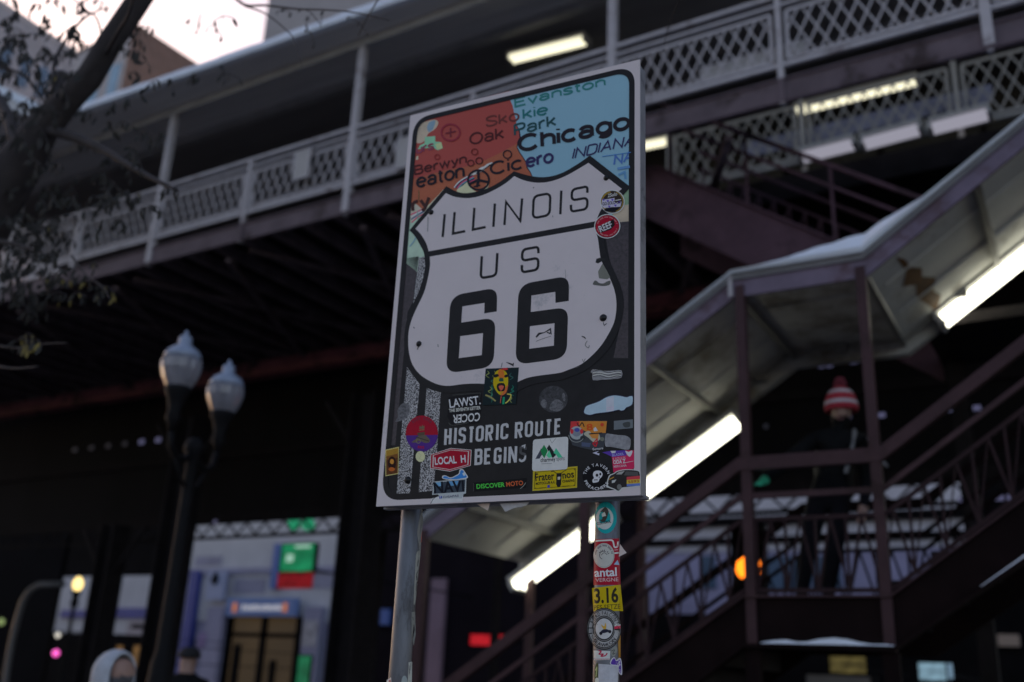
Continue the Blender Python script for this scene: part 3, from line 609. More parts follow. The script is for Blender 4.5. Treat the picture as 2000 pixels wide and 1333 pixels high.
def f(p):
    p.poly([(1041, 919), (1128, 911), (1127, 953), (1040, 959.5)], (136, 124, 52)); p.poly([(1042.5, 920.4), (1126.6, 912.6), (1125.6, 951.8), (1041.6, 958)], YEL)
    p.line([(1045, 923), (1124, 915.6), (1123, 949), (1043.6, 955), (1045, 923)], .9, BK)
    p.line(spline([(1076, 922), (1081, 921), (1087, 925), (1095, 925), (1101, 921), (1106, 919)]), 1.3, BK); p.poly(ell((1091.5, 928.5), 4.2), (40, 40, 44)); p.poly([(1087, 925), (1097, 924), (1096, 946), (1094, 951), (1088.5, 951), (1086, 946)], BK); p.poly([(1089, 932), (1094.5, 931.5), (1094, 937), (1089.3, 937.5)], (150, 146, 140)); p.poly([(1069, 948), (1074, 947.6), (1074, 953), (1069, 953.4)], (46, 44, 130))
    for x, y in ((1046.5, 924.5), (1122, 917.5), (1046, 954), (1121.5, 948)): p.poly(ell((x, y), 1.2), (80, 70, 30))
    p.line([(1053, 953.5), (1066, 952.5)], .7, (80, 66, 20)); p.line([(1098, 950), (1112, 949)], .7, (80, 66, 20))
sticker("yellow plate-shaped sticker with a motorcycle seen head on", f, lambda p: (p.text("Frater", (1046, 940), (1083, 936.5), 14, BK, .03), p.text("nos", (1099, 935), (1121.5, 932.6), 13.5, BK, .03), p.text("MOTOCLUB A.C.", (1046.5, 947.5), (1085, 944), 4.6, BK, .04), p.text("CHIAPAS", (1098.5, 943), (1122, 941), 4.6, BK, .04)), .0020)
def f(p):
    p.poly([(1115, 823), (1186, 822), (1183, 850), (1179, 878), (1160, 880), (1140, 876), (1118, 870), (1112, 852)], (48, 50, 58)); p.poly([(1127, 823), (1185.5, 823), (1183, 846), (1150, 846), (1134, 838)], (172, 96, 44)); p.poly([(1115, 823.5), (1132, 823.4), (1130, 842), (1113, 846)], (146, 44, 48))
    p.poly(ell((1126, 846), 13), (118, 122, 132)); p.poly(ell((1126, 845), 9, 8), (92, 96, 112)); p.poly(ell((1127, 840), 5, 4), (52, 58, 120)); p.poly(ell((1117, 843), 3, 5), (150, 40, 48)); p.poly(ell((1136, 843), 3, 5), (150, 40, 48)); p.poly(ell((1138, 856), 5, 4.5), (40, 42, 46)); p.line(ell((1126, 850), 15, 14, 20, 180, 330), 1.4, (100, 102, 108))
    p.poly(spline([(1140, 848), (1150, 842), (1158, 850), (1168, 846), (1172, 858), (1160, 864), (1150, 856)], 4, True), (130, 128, 122)); p.poly([(1150, 848), (1170, 846), (1168, 858), (1156, 856)], (150, 98, 52)); p.line(spline([(1158, 868), (1166, 858), (1164, 872), (1158, 866), (1168, 866)]), 2.2, (146, 34, 46)); p.poly([(1136, 864), (1154, 866), (1152, 874), (1136, 872)], (58, 64, 88)); p.poly(ell((1176, 830), 3.5), (150, 52, 40)); p.poly(ell((1176, 858), 4), (84, 86, 82))
    p.line(spline([(1127, 826), (1131, 833), (1137, 826), (1141, 834)]), 1.8, (38, 34, 34)); p.poly([(1159, 838), (1163, 834), (1168, 842), (1160, 843)], (170, 168, 160))
sticker("crowded orange, red and grey sticker with a rider", f, lambda p: (p.text("8", (1146, 841), (1158, 840), 12, (150, 60, 30), .04), p.line([(1150, 848), (1176, 846)], 2, (36, 34, 36)), p.text("Eurnore", (1158, 880), (1178, 877.6), 4.4, (160, 160, 164), .02)), .0018)
sticker("dull grey-blue strip with a dark smudge", lambda p: (p.poly([(1199, 822.5), (1236, 819.5), (1236, 836.5), (1199, 840)], (80, 84, 94)), p.poly(spline([(1216, 828), (1222, 825), (1230, 825), (1230, 834), (1220, 835)], 3, True), (52, 54, 58))), None, .0014)
sticker("scuffed grey label with torn corners", lambda p: p.poly(spline([(1183, 849), (1192, 848), (1206, 850), (1220, 851), (1229, 855), (1232, 862), (1230, 876), (1224, 879), (1208, 876), (1192, 873), (1182, 871)], 3, True), mat("scuffed_grey_label", (.34, .34, .35), .6, noise=.35, scale=70)), None, .0021)
def f(p):
    p.poly([(1193, 881), (1222, 880), (1238, 880), (1239, 914), (1228, 922), (1198, 923), (1196, 900)], (148, 34, 70)); p.poly([(1176, 884), (1193, 881), (1222, 880), (1224, 890), (1196, 893), (1186, 888)], (66, 46, 124)); p.poly(spline([(1221, 881), (1228, 883), (1234, 880), (1235, 884), (1231, 892), (1226, 890)], 3, True), (158, 158, 168)); p.poly([(1192, 881), (1203, 881), (1202, 885), (1195, 886)], (156, 154, 170))
    p.poly([(1157, 885), (1170, 881), (1165, 885), (1171, 886), (1170, 890)], (140, 138, 176)); p.line([(1222, 904), (1237, 901)], .8, (176, 150, 160))
def g(p): p.text("BLADES,", (1196, 892), (1219, 889), 4.6, (120, 118, 176), .03); p.text("S AZULES", (1197, 899.5), (1222, 897), 4.6, (176, 120, 138), .04); p.text("ODA Z", (1198, 907), (1222, 904.6), 7, (184, 170, 178), .05); p.text("MERICANA", (1199, 914), (1224, 911.4), 4.2, (176, 130, 146), .03)
sticker("torn crimson and violet sticker", f, g, .0019)
def f(p):
    p.poly(ell((1165.6, 931), 28, 26.5, 50, rot=-6), (20, 20, 22))
    p.poly(spline([(1158, 928), (1160, 922), (1166, 919.5), (1173, 920.5), (1177, 926), (1175, 932), (1171, 936), (1169, 941), (1163, 943), (1158, 943), (1157, 938), (1160, 934)], 4, True), (160, 160, 168))
    p.poly(ell((1166, 928.6), 2.6, 3), BK); p.poly(ell((1172.4, 926.5), 2, 2.6), BK); p.poly([(1169, 932), (1171, 931), (1171, 935)], BK); p.line([(1160, 938), (1167, 937)], .7, BK)
    for k in range(4): p.line([(1160.5+k*2, 936), (1160.7+k*2, 940)], .5, BK)
sticker("round black sticker with a white skull", f, lambda p: (p.arctext("THE TAVERN", (1165.6, 931), 21.5, 20, 172, 12, 5.4, (168, 168, 174), .03), p.arctext("PREACHERS", (1165.6, 932.5), 26, 25, 196, 334, 5.4, (168, 168, 174), .03, True)), .0066)
def f(p):
    p.poly(spline([(1189, 930), (1198, 925), (1206, 920), (1222, 917), (1242, 918), (1250, 922), (1251.5, 940), (1249, 950), (1232, 953), (1216, 955), (1212, 960), (1206, 961), (1200, 957), (1188, 953), (1184, 950)], 3, True), (142, 142, 150))
    p.poly(spline([(1191, 931), (1200, 926), (1207, 921.5), (1222, 918.5), (1241, 919.5), (1248.6, 923), (1250, 938), (1247, 948), (1230, 951), (1214, 953), (1210, 958), (1206, 958.6), (1200, 955), (1190, 951), (1187, 946)], 3, True), (36, 34, 36))
    p.poly([(1203, 927), (1209, 922), (1220, 920.5), (1214, 927)], (118, 116, 122)); p.poly([(1222, 921), (1246, 922), (1247, 930), (1219, 929)], (62, 60, 64)); p.poly([(1195, 939), (1204, 937), (1200, 943), (1195, 944)], (140, 140, 148)); p.poly(ell((1209.5, 951.5), 4.6, 5.4), (84, 84, 88)); p.poly([(1189, 936), (1200, 931), (1198, 934), (1190, 938)], (130, 96, 40))
    p.poly([(1224, 932), (1250, 929.6), (1250, 936), (1224, 938)], (150, 50, 60)); p.poly([(1224, 938), (1250, 936), (1250, 944), (1224, 946)], (164, 130, 50)); p.poly([(1224, 946), (1250, 944), (1250, 949), (1224, 950.6)], (72, 90, 150))
sticker("black estate-car-shaped sticker with red, yellow and blue bands", f, lambda p: p.text("5593", (1227, 944), (1248, 942.2), 4.6, (120, 60, 40), .04), .0074)
b = MB()                                                             # torn sticker ends hanging under the sign
for pts in ([(931, 985), (957, 983), (953, 998)],):
    vs = [sg(x, y, -.02) for x, y in pts]+[sg(x, y, -.021) for x, y in pts]; b.add(vs, [(0, 1, 2), (5, 4, 3), (0, 3, 4, 1), (1, 4, 5, 2), (2, 5, 3, 0)])
b.build("torn_sticker", mat("pink_torn_paper", alb((150, 128, 132)), .7, noise=.1, scale=60), sign, fix=False)["label"] = "small pink torn sticker hanging under the sign"
b = MB()
for pts in ([(976, 984), (1034, 981), (1028, 988), (1003, 993), (987, 1000)], [(992, 985), (1030, 982), (1020, 992), (1000, 990)]):
    n_ = len(pts); o_ = -.018-.003*len(b.f); vs = [sg(x, y, o_) for x, y in pts]+[sg(x, y, o_-.001) for x, y in pts]
    b.add(vs, [tuple(range(n_)), tuple(range(2*n_-1, n_-1, -1))]+[(i, i+n_, (i+1) % n_+n_, (i+1) % n_) for i in range(n_)])
b.build("torn_sticker", PAPER, sign, fix=False)["label"] = "white torn sticker hanging under the sign"

# ---- posts
def axis_at(x, y): d = ray(x, y); return CP + d*((SD+.086)/d.dot(SN))
def post(x, y, r_):
    c = axis_at(x, y); mb = MB(); mb.tube([(c.x, c.y, 0), (c.x, c.y, 1.6), (c.x, c.y, CP.z+V1-.08)], r_, 40); o = mb.build("sign_post", GALV, sign, smooth=True)
    return c, o
RPOST = .0315
cl, pl = post(805, 992, .0290); crr, prr = post(1187, 968, RPOST)
mb = MB()
for c in (cl, crr):
    for zz in (V0+.12, V1-.2): mb.bar((c.x-.06, c.y-.03, CP.z+zz), (c.x+.06, c.y-.026, CP.z+zz), .012, .04)
mb.build("post_bracket", ALU, sign)
def cyl(c, r_):
    def s_(x, y, off):
        d = ray(x, y); dx, dy = d.x, d.y; ox, oy = CP.x-c.x, CP.y-c.y; q = r_+off
        A = dx*dx+dy*dy; B = 2*(ox*dx+oy*dy); C_ = ox*ox+oy*oy-q*q; D = B*B-4*A*C_
        t = (-B-math.sqrt(D))/(2*A) if D > 0 else (-B)/(2*A)-off
        return CP+d*t
    return s_
RS = cyl(crr, RPOST); LS = cyl(cl, .0290)
def pst(label, shapes, letters=None, off=.0006, surf=None): return sticker(label, shapes, letters, off, surf or RS, 3.)
def f(p):
    p.poly(ell((1183, 1011.5), 21.6, 31, 44), (22, 112, 124)); p.poly(ell((1181, 1013), 17, 21.5, 36), (138, 142, 152)); p.poly(ell((1181, 1012), 11.5, 15, 30), (22, 112, 124))
    p.poly(spline([(1176, 1014), (1178, 1002), (1180, 994), (1184, 992), (1188, 998), (1186, 1010), (1182, 1018), (1177, 1020), (1171, 1016)], 4, True), (48, 44, 44)); p.poly([(1172, 1000), (1182, 990), (1190, 1001)], (56, 52, 54)); p.poly([(1175, 1004), (1181, 1000), (1184, 1008), (1176, 1010)], (146, 146, 152)); p.poly([(1166, 1024), (1194, 1019), (1192, 1026), (1168, 1031)], (140, 144, 152))
pst("oval teal sticker with a seated figure in the middle", f, lambda p: p.text("COSTEROL", (1166, 1026), (1194, 1021), 5, (26, 28, 34), .04), .0006)
def f(p):
    p.poly([(1161, 1054), (1209, 1052), (1212, 1143), (1159, 1143)], RED); p.line(roundpath([(1163, 1057), (1197, 1055), (1200, 1070), (1206, 1069), (1207, 1058)], 5), 3, (166, 150, 156)); p.line([(1200, 1081), (1209, 1080)], 3, (166, 150, 156)); p.poly([(1199, 1103), (1206, 1094), (1210, 1104)], (110, 130, 160))
pst("tall crimson sticker wrapped round the right post", f, lambda p: (p.text("antal", (1161, 1127), (1205, 1125), 16, (172, 168, 176), .04), p.text("VERGNE", (1163, 1137), (1208, 1135.5), 7, (166, 130, 140), .01), p.line([(1200, 1075), (1207, 1074)], 2, (150, 100, 114))), .0006)
def f(p): p.poly(ell((1179.5, 1085.5), 20.5, 24.3, 44), (136, 134, 138)); p.line(ell((1179.5, 1085.5), 19, 22.6, 40), .8, (112, 110, 114), closed=True); p.line(ell((1179, 1085), 8, 8, 16, 60, 250), 1.2, (52, 48, 56)); p.line(spline([(1174, 1085), (1180, 1080), (1186, 1084)]), 1.1, (60, 56, 62))
pst("round grey-white sticker over the crimson one", f, lambda p: (p.ticks((1179.5, 1085.5), 15, 18, 175, 10, 22, 3, (70, 64, 74)), p.ticks((1179.5, 1087), 9, 10, 150, 20, 7, 3, (56, 52, 60))), .0016)
pst("yellow sticker with black numerals", lambda p: p.poly([(1156, 1149), (1212, 1142.5), (1217, 1194), (1159, 1194)], (138, 120, 12)), lambda p: (p.text("3.16", (1161, 1178), (1208, 1176), 27, (34, 30, 26), .05), p.text("PES SETZE", (1160, 1192), (1212, 1189), 9, (70, 60, 22), .02)), .001)
def f(p):
    c = (1180, 1228.5)
    for k, col in ((1, (26, 25, 27)), (.955, (84, 82, 88)), (.92, (26, 25, 27)), (.88, (120, 118, 126)), (.63, (26, 25, 27)), (.585, (92, 90, 96)), (.55, (26, 25, 27)), (.49, (140, 138, 148))): p.poly(ell(c, 34*k, 41*k, 50), col, dz=.6)
    p.poly([(1148, 1226), (1160, 1226), (1160, 1238), (1149, 1239)], (26, 25, 27)); p.poly([(1150, 1228), (1158, 1228), (1158, 1236), (1150, 1237)], (110, 108, 116)); p.poly([(1199, 1220), (1212, 1214), (1213, 1232), (1200, 1231)], (26, 25, 27)); p.poly([(1200, 1219), (1211, 1217), (1212, 1222), (1200, 1224)], (150, 148, 156)); p.poly([(1200, 1224), (1212, 1222), (1212, 1228), (1200, 1229)], (150, 36, 60))
    p.poly(ell((1173.5, 1237.5), 3.2), (26, 26, 34)); p.poly(ell((1191, 1234), 3.2), (26, 26, 34)); p.poly(spline([(1173, 1234), (1180, 1229), (1187, 1230), (1191, 1233), (1184, 1236), (1177, 1237)], 4, True), (32, 32, 46)); p.poly(spline([(1174, 1220), (1180, 1224), (1182, 1217), (1184, 1222), (1183, 1229), (1178, 1228)], 4, True), (150, 116, 44))
def g(p): p.arctext("ROAD FALCON", (1180, 1228.5), 22.5, 27.5, 160, 28, 7, (30, 28, 32), .02); p.arctext("SEAWKON", (1180, 1228.5), 29, 35, 220, 325, 6.6, (30, 28, 32), .02, True)
pst("round black and grey club sticker with a small motorbike", f, g, .0022)
def f(p): p.poly([(1160, 1271), (1192, 1272), (1191, 1289), (1160, 1290)], (146, 146, 154)); p.line([(1161, 1288), (1191, 1287.6)], 1, (120, 40, 60)); p.line(spline([(1169, 1271), (1174, 1273), (1170, 1278), (1178, 1278), (1174, 1282), (1182, 1281), (1186, 1276)]), 2.4, (128, 24, 52))
pst("white square sticker with a red squiggle", f, None, .0012)
def f(p): p.poly(spline([(1192, 1298), (1194, 1288), (1200, 1284), (1204, 1290), (1210, 1285), (1214, 1292), (1215, 1318), (1208, 1314), (1206, 1302)], 3, True), (150, 146, 160)); p.poly(spline([(1193.5, 1298), (1195.5, 1289.5), (1200, 1286), (1204, 1292), (1210, 1287.5), (1212.5, 1293), (1213, 1315), (1209, 1312), (1207, 1300)], 3, True), (62, 40, 116))
pst("violet cloud-shaped sticker", f, None, .0016)
pst("large blank white sticker, scuffed", lambda p: p.poly([(1169, 1297), (1208, 1300), (1206, 1345), (1168, 1345)], PAPER), None, .0014)
pst("green and black sticker edge", lambda p: (p.poly(spline([(1161, 1312), (1164, 1298), (1168, 1297), (1168, 1330), (1162, 1332)], 3, True), (58, 62, 46)), p.line(spline([(1163, 1310), (1166, 1304), (1164, 1322)]), 1.5, (130, 136, 100)), p.poly(ell((1166, 1330), 4, 6), (150, 150, 152))), None, .0012)
pst("grey black-lined scrap", lambda p: (p.poly(spline([(1193, 1270), (1202, 1262), (1206, 1270), (1200, 1282), (1194, 1280)], 3, True), (96, 96, 98)), p.line(spline([(1194, 1272), (1200, 1270), (1197, 1278), (1202, 1276)]), 1.1, (34, 34, 36)), p.poly([(1207, 1250), (1212, 1240), (1212, 1284), (1208, 1286)], (120, 84, 34))), None, .0013)
def f(p): p.poly(spline([(822, 1005), (825, 1002), (826, 1020), (823, 1050), (821, 1080), (817, 1060), (815, 1040), (818, 1020)], 4, True), (96, 96, 102)); p.line([(824, 1030), (822.5, 1060)], 1.5, (140, 60, 56))
pst("pale oval sticker peeling at the edge of the left post", f, None, .0006, LS)
def f(p): p.poly(spline([(813, 1084), (818, 1076), (821, 1080), (817, 1120), (812, 1170), (808, 1180), (810, 1130)], 4, True), (110, 110, 114)); p.line(spline([(818, 1090), (816, 1104), (818, 1112), (814, 1122), (815, 1140)]), 1.6, (30, 30, 32)); p.poly([(804, 1196), (811, 1195), (812, 1240), (808, 1262), (804, 1240)], (92, 92, 96)); p.line([(806, 1206), (809, 1230), (806, 1246)], 2, (28, 28, 30))
pst("long white and black torn sticker on the left post", f, None, .0006, LS)
def f(p): p.poly([(798, 1294), (805, 1293), (804, 1345), (796, 1345)], (132, 132, 136)); p.poly(ell((790, 1334), 6, 14), (110, 116, 124))
pst("narrow white sticker low on the left post", f, None, .0007, LS)
pst("small red and white sticker on the left post", lambda p: (p.poly([(755, 1329), (764, 1323), (765, 1345), (755, 1345)], (148, 140, 146)), p.poly([(757, 1331), (763, 1327), (763, 1345), (757, 1345)], (120, 34, 50))), None, .0007, LS)
b = MB(); pts = [(1211, 1063), (1218, 1072), (1226, 1081), (1212, 1089)]
vs = [axis_at(x, y)-SN*.004*i for i, (x, y) in enumerate(pts)]; vs += [v+SN*.0006 for v in vs]
b.add(vs, [(0, 1, 2, 3), (7, 6, 5, 4), (0, 4, 5, 1), (1, 5, 6, 2), (2, 6, 7, 3), (3, 7, 4, 0)]); b.build("torn_sticker", mat("pink_torn_paper", (1, 1, 1)), sign, fix=False)["label"] = "pink sticker end sticking out from the right post"
# ------------------------------------------------------------------ elevated station: platform, railings, canopy, second stair
PURPLE = mat("purple_brown_steel", (.135, .105, .12), .6, noise=.25, scale=3, dark=(.05, .035, .035), dark_cov=.25, spec=.2)
DARKSTEEL = mat("dark_steel", (.014, .012, .013), .8, noise=.4, scale=4, spec=.12)
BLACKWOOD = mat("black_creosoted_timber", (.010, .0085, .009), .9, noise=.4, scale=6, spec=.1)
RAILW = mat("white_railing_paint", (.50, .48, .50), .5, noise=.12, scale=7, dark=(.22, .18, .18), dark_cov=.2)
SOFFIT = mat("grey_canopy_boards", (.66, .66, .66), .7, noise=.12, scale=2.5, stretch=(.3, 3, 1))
SNOW = mat("snow", (.80, .87, .95), .8, noise=.05, scale=4, bump=.4)
ROOFTOP = mat("roof_sheet", (.2, .2, .21), .6, noise=.2, scale=3)
PANELW = mat("pale_panel", (.45, .44, .43), .6, noise=.12, scale=4)
TUBE = glow("lit_fluorescent_tube", (1, .97, .78), 3.6)
TUBE2 = glow("lit_platform_tube", (1, .95, .70), .85)
TUBE_DAYGLOW = glow("unlit_tube_daylight_glow", (.78, .76, .92), .27)  # unlit tubes: the daylight on them is put in as a weak glow
FIX = mat("light_fitting_enamel", (.5, .5, .48), .5, noise=.1, scale=6)
YS, DECK = 8.37, 7.33
XF = Matrix.Rotation(R(-1.06), 3, 'Z')

st = thing("station_platform", "elevated station platform with purple-brown edge girder and dark underside", "platform", (-6, YS, DECK))
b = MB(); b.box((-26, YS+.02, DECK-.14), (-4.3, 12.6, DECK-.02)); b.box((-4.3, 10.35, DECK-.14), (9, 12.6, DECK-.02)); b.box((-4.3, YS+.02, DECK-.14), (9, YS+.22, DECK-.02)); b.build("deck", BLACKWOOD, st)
b = MB()
b.box((-26, YS-.012, 7.04), (9, YS+.012, DECK-.02)); b.box((-26, YS-.035, DECK-.04), (9, YS-.012, DECK-.02)); b.box((-26, YS-.04, 7.04), (9, YS-.012, 7.06))
for k in range(-3, 14): x = -.33-1.85*k; b.box((x-.03, YS-.034, 7.061), (x+.03, YS-.013, DECK-.041))
b.build("edge_girder", PURPLE, st)
b = MB()
for k in range(40):
    x = -25.5+k*.55
    b.box((x-.06, YS+.03, 7.05), (x+.06, 12.5, DECK-.142))
for k in range(9):
    x = -24+k*2.4; b.bar((x, YS+.2, 7.0), (x+2.0, 12.3, 7.0), .08, .06); b.bar((x+2.0, YS+.2, 6.93), (x, 12.3, 6.93), .08, .06)
b.build("joists", mat("dim_brown_joist_steel", (.11, .085, .095), .8, noise=.4, scale=4, spec=.15), st)
b = MB()
b.box((-26, 12.43, 6.74), (9, 12.47, 7.03)); b.box((-26, 12.31, 6.71), (9, 12.59, 6.74))
b.build("inner_girder", mat("red_brown_steel", (.24, .075, .085), .6, noise=.3, scale=3, dark=(.02, .014, .014), dark_cov=.4), st)
b = MB(); b.box((-26, 10.33, 6.95), (9, 10.349, DECK)) if False else b.box((-4.29, 10.32, 7.02), (9, 10.348, DECK)); b.build("edge_plate", DARKSTEEL, st)

def lattice(length, h0, h1, pitch, wd=.03, th=.008, slope=0.):
    """diagonal lattice of flat bars in a frame; local, x along, z up"""
    mb = MB(); hgt = h1-h0
    def pt(x, z, y): return Vector((x, y, z+slope*x))
    for sgn, yy in ((1, -.008), (-1, .008)):
        k0 = -int(hgt/pitch)-2
        for k in range(k0, int(length/pitch)+3):
            xa = k*pitch; pts = []
            x0_, z0_ = (xa, h0) if sgn > 0 else (xa+hgt*.5, h0); x1_, z1_ = (xa+hgt*.5, h1) if sgn > 0 else (xa, h1)
            ta, tb = 0., 1.
            dx = x1_-x0_
            for lo, hi in ((0, length),):
                t1, t2 = (lo-x0_)/dx, (hi-x0_)/dx
                if t1 > t2: t1, t2 = t2, t1
                ta, tb = max(ta, t1), min(tb, t2)
            if tb-ta < .03: continue
            mb.bar(pt(x0_+dx*ta, h0+hgt*ta, yy), pt(x0_+dx*tb, h0+hgt*tb, yy), th, wd, (0, 0, 1))
    for z in (h0, h1): mb.bar(pt(0, z, 0), pt(length, z, 0), .03, .035)
    for x in (.0, length): mb.bar(pt(x, h0, 0), pt(x, h1, 0), .03, .035)
    return mb

def railing(name, label, y, xs, z, tall, m, pitch, top=.97):
    t = thing(name, label, "railing", ((xs[0]+xs[-1])/2, y, z))
    proto = None
    for i, x in enumerate(xs):
        b = MB(); b.box((x-.028, y-.03, z-.3), (x+.028, y+.03, z+top-.035)); b.build("railing_post", m, t)
        if i == len(xs)-1: break
        L = xs[i+1]-x-.16
        if proto is None:
            b = lattice(L, .20, .20+.56*top/.97, pitch, .019); b.v = [v+Vector((x+.08, y, z)) for v in b.v]; proto = b.build("lattice_panel", m, t); px = x
        else:
            c = proto.copy(); COL.objects.link(c); c.parent = t; c.location = XF @ Vector((x-px, 0, 0))
    for nm, zz, hh in (("top_rail", top-.005, .045), ("middle_rail", top-.12, .03), ("bottom_rail", .135, .045)):
        b = MB(); b.box((xs[0]-.05, y-.022-hh*.1, z+zz-hh/2), (xs[-1]+.05, y+.022+hh*.1, z+zz+hh/2)); b.build(nm, m, t)
    return t
XS = [-.33-1.85*k for k in range(12, -4, -1)]
railing("platform_railing", "white lattice railing along the street edge of the elevated platform", YS, XS, DECK, 0, RAILW, .158)
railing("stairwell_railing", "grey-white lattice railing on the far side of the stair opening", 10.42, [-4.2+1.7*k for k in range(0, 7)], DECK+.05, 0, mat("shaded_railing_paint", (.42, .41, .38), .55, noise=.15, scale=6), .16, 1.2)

# canopy
cz = 9.66
ca = thing("platform_canopy", "long flat canopy over the platform with snow along its front edge", "canopy", (-6, YS, DECK))
def ye(x): return 7.92+.04*(x+9.5)                                  # the roof edge runs slightly out of line with the platform
def slab(x0, x1, o, yb, z0, z1):
    b = MB(); b.v = [Vector(q) for q in ((x0, ye(x0)+o, z0), (x1, ye(x1)+o, z0), (x1, yb, z0), (x0, yb, z0), (x0, ye(x0)+o, z1), (x1, ye(x1)+o, z1), (x1, yb, z1), (x0, yb, z1))]
    b.f = [(0,3,2,1),(4,5,6,7),(0,1,5,4),(1,2,6,5),(2,3,7,6),(3,0,4,7)]; b.m = [0]*6; return b
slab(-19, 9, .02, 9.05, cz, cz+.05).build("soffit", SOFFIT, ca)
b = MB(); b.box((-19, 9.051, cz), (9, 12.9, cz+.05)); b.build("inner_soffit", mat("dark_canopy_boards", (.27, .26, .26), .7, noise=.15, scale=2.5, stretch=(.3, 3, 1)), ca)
slab(-19.05, 9.05, 0, 12.95, cz+.051, cz+.13).build("roof", ROOFTOP, ca)
b = MB()
n = 160
for i in range(n):
    x0_, x1_ = -19.05+28.1*i/n, -19.05+28.1*(i+1)/n
    if i == 0: rr = random.Random(5); pr_ = (.12, .0)
    nx = (.7*pr_[0]+.3*(.10+.05*rr.random()), .7*pr_[1]+.3*(-.01+.05*rr.random()))
    vs = []
    for x, (h, d) in ((x0_, pr_), (x1_, nx)): vs += [(x, ye(x)-.05-d, cz+.01), (x, ye(x)-.06-d, cz+.06), (x, ye(x)+.10, cz+.14+h*1.3), (x, 9.6, cz+.14+h*1.3), (x, 9.6, cz+.131)]
    b.add(vs, [(k, (k+1) % 5, (k+1) % 5+5, k+5) for k in range(5)]); pr_ = nx
b.build("snow", SNOW, ca)
for x in XS[::-1][3::2]:
    b = MB(); b.box((x-.045, YS-.045, DECK-.25), (x+.045, YS+.045, cz-.002)); b.build("canopy_post", RAILW, ca)
for x in XS[::-1][1:3:2]:
    b = MB(); b.box((x-.045, YS-.045, DECK-.25), (x+.045, YS+.045, cz-.002)); b.build("canopy_post", RAILW, ca)
b = MB(); b.box((-19, YS-.06, cz-.14), (9, YS-.046, cz-.003)); b.box((-19, 8.98, cz-.12), (9, 9.10, cz-.002)); b.box((-19, 11.2, cz-.16), (9, 11.3, cz-.002)); b.build("purlin", mat("grey_beam_paint", (.34, .34, .34), .6, noise=.2, scale=3), ca)
wb = thing("windbreak_wall", "dark windbreak wall at the back of the platform", "wall", (-6, 12.7, DECK))
b = MB(); b.box((-22, 12.65, DECK-.3), (9, 12.72, cz)); b.build("wall", mat("dark_windbreak_boards", (.05, .05, .048), .7, noise=.4, scale=1.2, stretch=(1, 1, .1)), wb)
b = MB()
for k in range(24): x = -21.5+1.3*k; b.box((x-.03, 12.6, DECK), (x+.03, 12.649, cz-.01))
b.build("frame", DARKSTEEL, wb)

# placards hung on the platform railing
def placard(label, p, q, Y, h=.02):
    a, c = at(*p, Y), at(*q, Y); t = MB(); t.box((a.x, Y-h, min(a.z, c.z)), (c.x, Y, max(a.z, c.z)))
    o = thing("placard", label, "placard", ((a.x+c.x)/2, Y, min(a.z, c.z)))
    t.build("board", PANELW, o)
    f_ = MB(); x0_, x1_, z0_, z1_ = a.x, c.x, min(a.z, c.z), max(a.z, c.z)
    for bx in (((x0_-.02, Y-h-.005, z0_-.02), (x1_+.02, Y+.003, z0_)), ((x0_-.02, Y-h-.005, z1_), (x1_+.02, Y+.003, z1_+.02)), ((x0_-.02, Y-h-.005, z0_), (x0_, Y+.003, z1_)), ((x1_, Y-h-.005, z0_), (x1_+.02, Y+.003, z1_))): f_.box(*bx)
    f_.build("frame", RAILW, o)
placard("small pale placard on the platform railing, left of the sign", (574, 352), (607, 292), YS-.05)
placard("wide pale placard behind the platform railing, upper right of the sign", (1372, 170), (1572, 82), YS+.09)
placard("narrow pale placard on the platform railing, just left of the sign", (775, 330), (800, 270), YS-.05)

# platform light fittings
def fitting(label, p, q, Y, lit, wd=.16, group=None, h=.05):
    a, c = (at(*p, Y), at(*q, Y)); t = thing("light_fitting", label, "light", (a+c)/2+Vector((0, 0, h)), group)
    d = (c-a).normalized(); b_ = MB(); up = Vector((0, 0, 1)); b_.bar(a-d*.03+Vector((0, 0, h*1.1)), c+d*.03+Vector((0, 0, h*1.1)), wd+.04, h, up); b_.build("housing", FIX, t)
    s_ = d.cross(up).normalized()
    for sg_ in (-1, 1):
        b_ = MB(); b_.tube([a+s_*sg_*wd*.27, c+s_*sg_*wd*.27], wd*.22, 10); b_.build("tube", lit, t, smooth=False)
    b_ = MB()
    for q_, s2_ in ((a, -1), (c, 1)): b_.bar(q_+d*s2_*.002, q_+d*s2_*.045, wd+.02, h*1.6, up)
    b_.build("end_cap", FIX, t)
    return t
G = "fluorescent fittings of the station"
fitting("lit tube light under the canopy just above the sign", (1000, 116), (1143, 80), 9.4, TUBE2, .17, G)
fitting("lit tube light seen through the stairwell lattice", (1558, 218), (1788, 160), 11.2, TUBE2, .15, G)
fitting("lit tube light cut off by the sign's right edge", (1190, 300), (1308, 276), 11.2, TUBE2, .15, G)
fitting("unlit white tube fitting, daylight added as glow, at the right end of the row under the lattice", (1822, 252), (1928, 224), 10.28, TUBE_DAYGLOW, .2, G)
fitting("unlit white tube fitting, daylight added as glow, in the middle of the row under the lattice", (1690, 282), (1794, 254), 10.28, TUBE_DAYGLOW, .2, G)
fitting("unlit white tube fitting, daylight added as glow, at the left end of the row under the lattice", (1568, 308), (1666, 283), 10.28, TUBE_DAYGLOW, .2, G)
pn = thing("blue_white_band", "pale blue-white glazed band behind the stairwell lattice", "panel", (-2, 10.6, 7.5))
a_, c_ = at(1450, 300, 10.6), at(1940, 190, 10.6)
b = MB(); b.box((a_.x, 10.58, min(a_.z, c_.z)-.05), (c_.x, 10.6, min(a_.z, c_.z)+.16)); b.build("pane", mat("pale_blue_panel", (.30, .31, .42), .35, noise=.35, scale=3), pn)

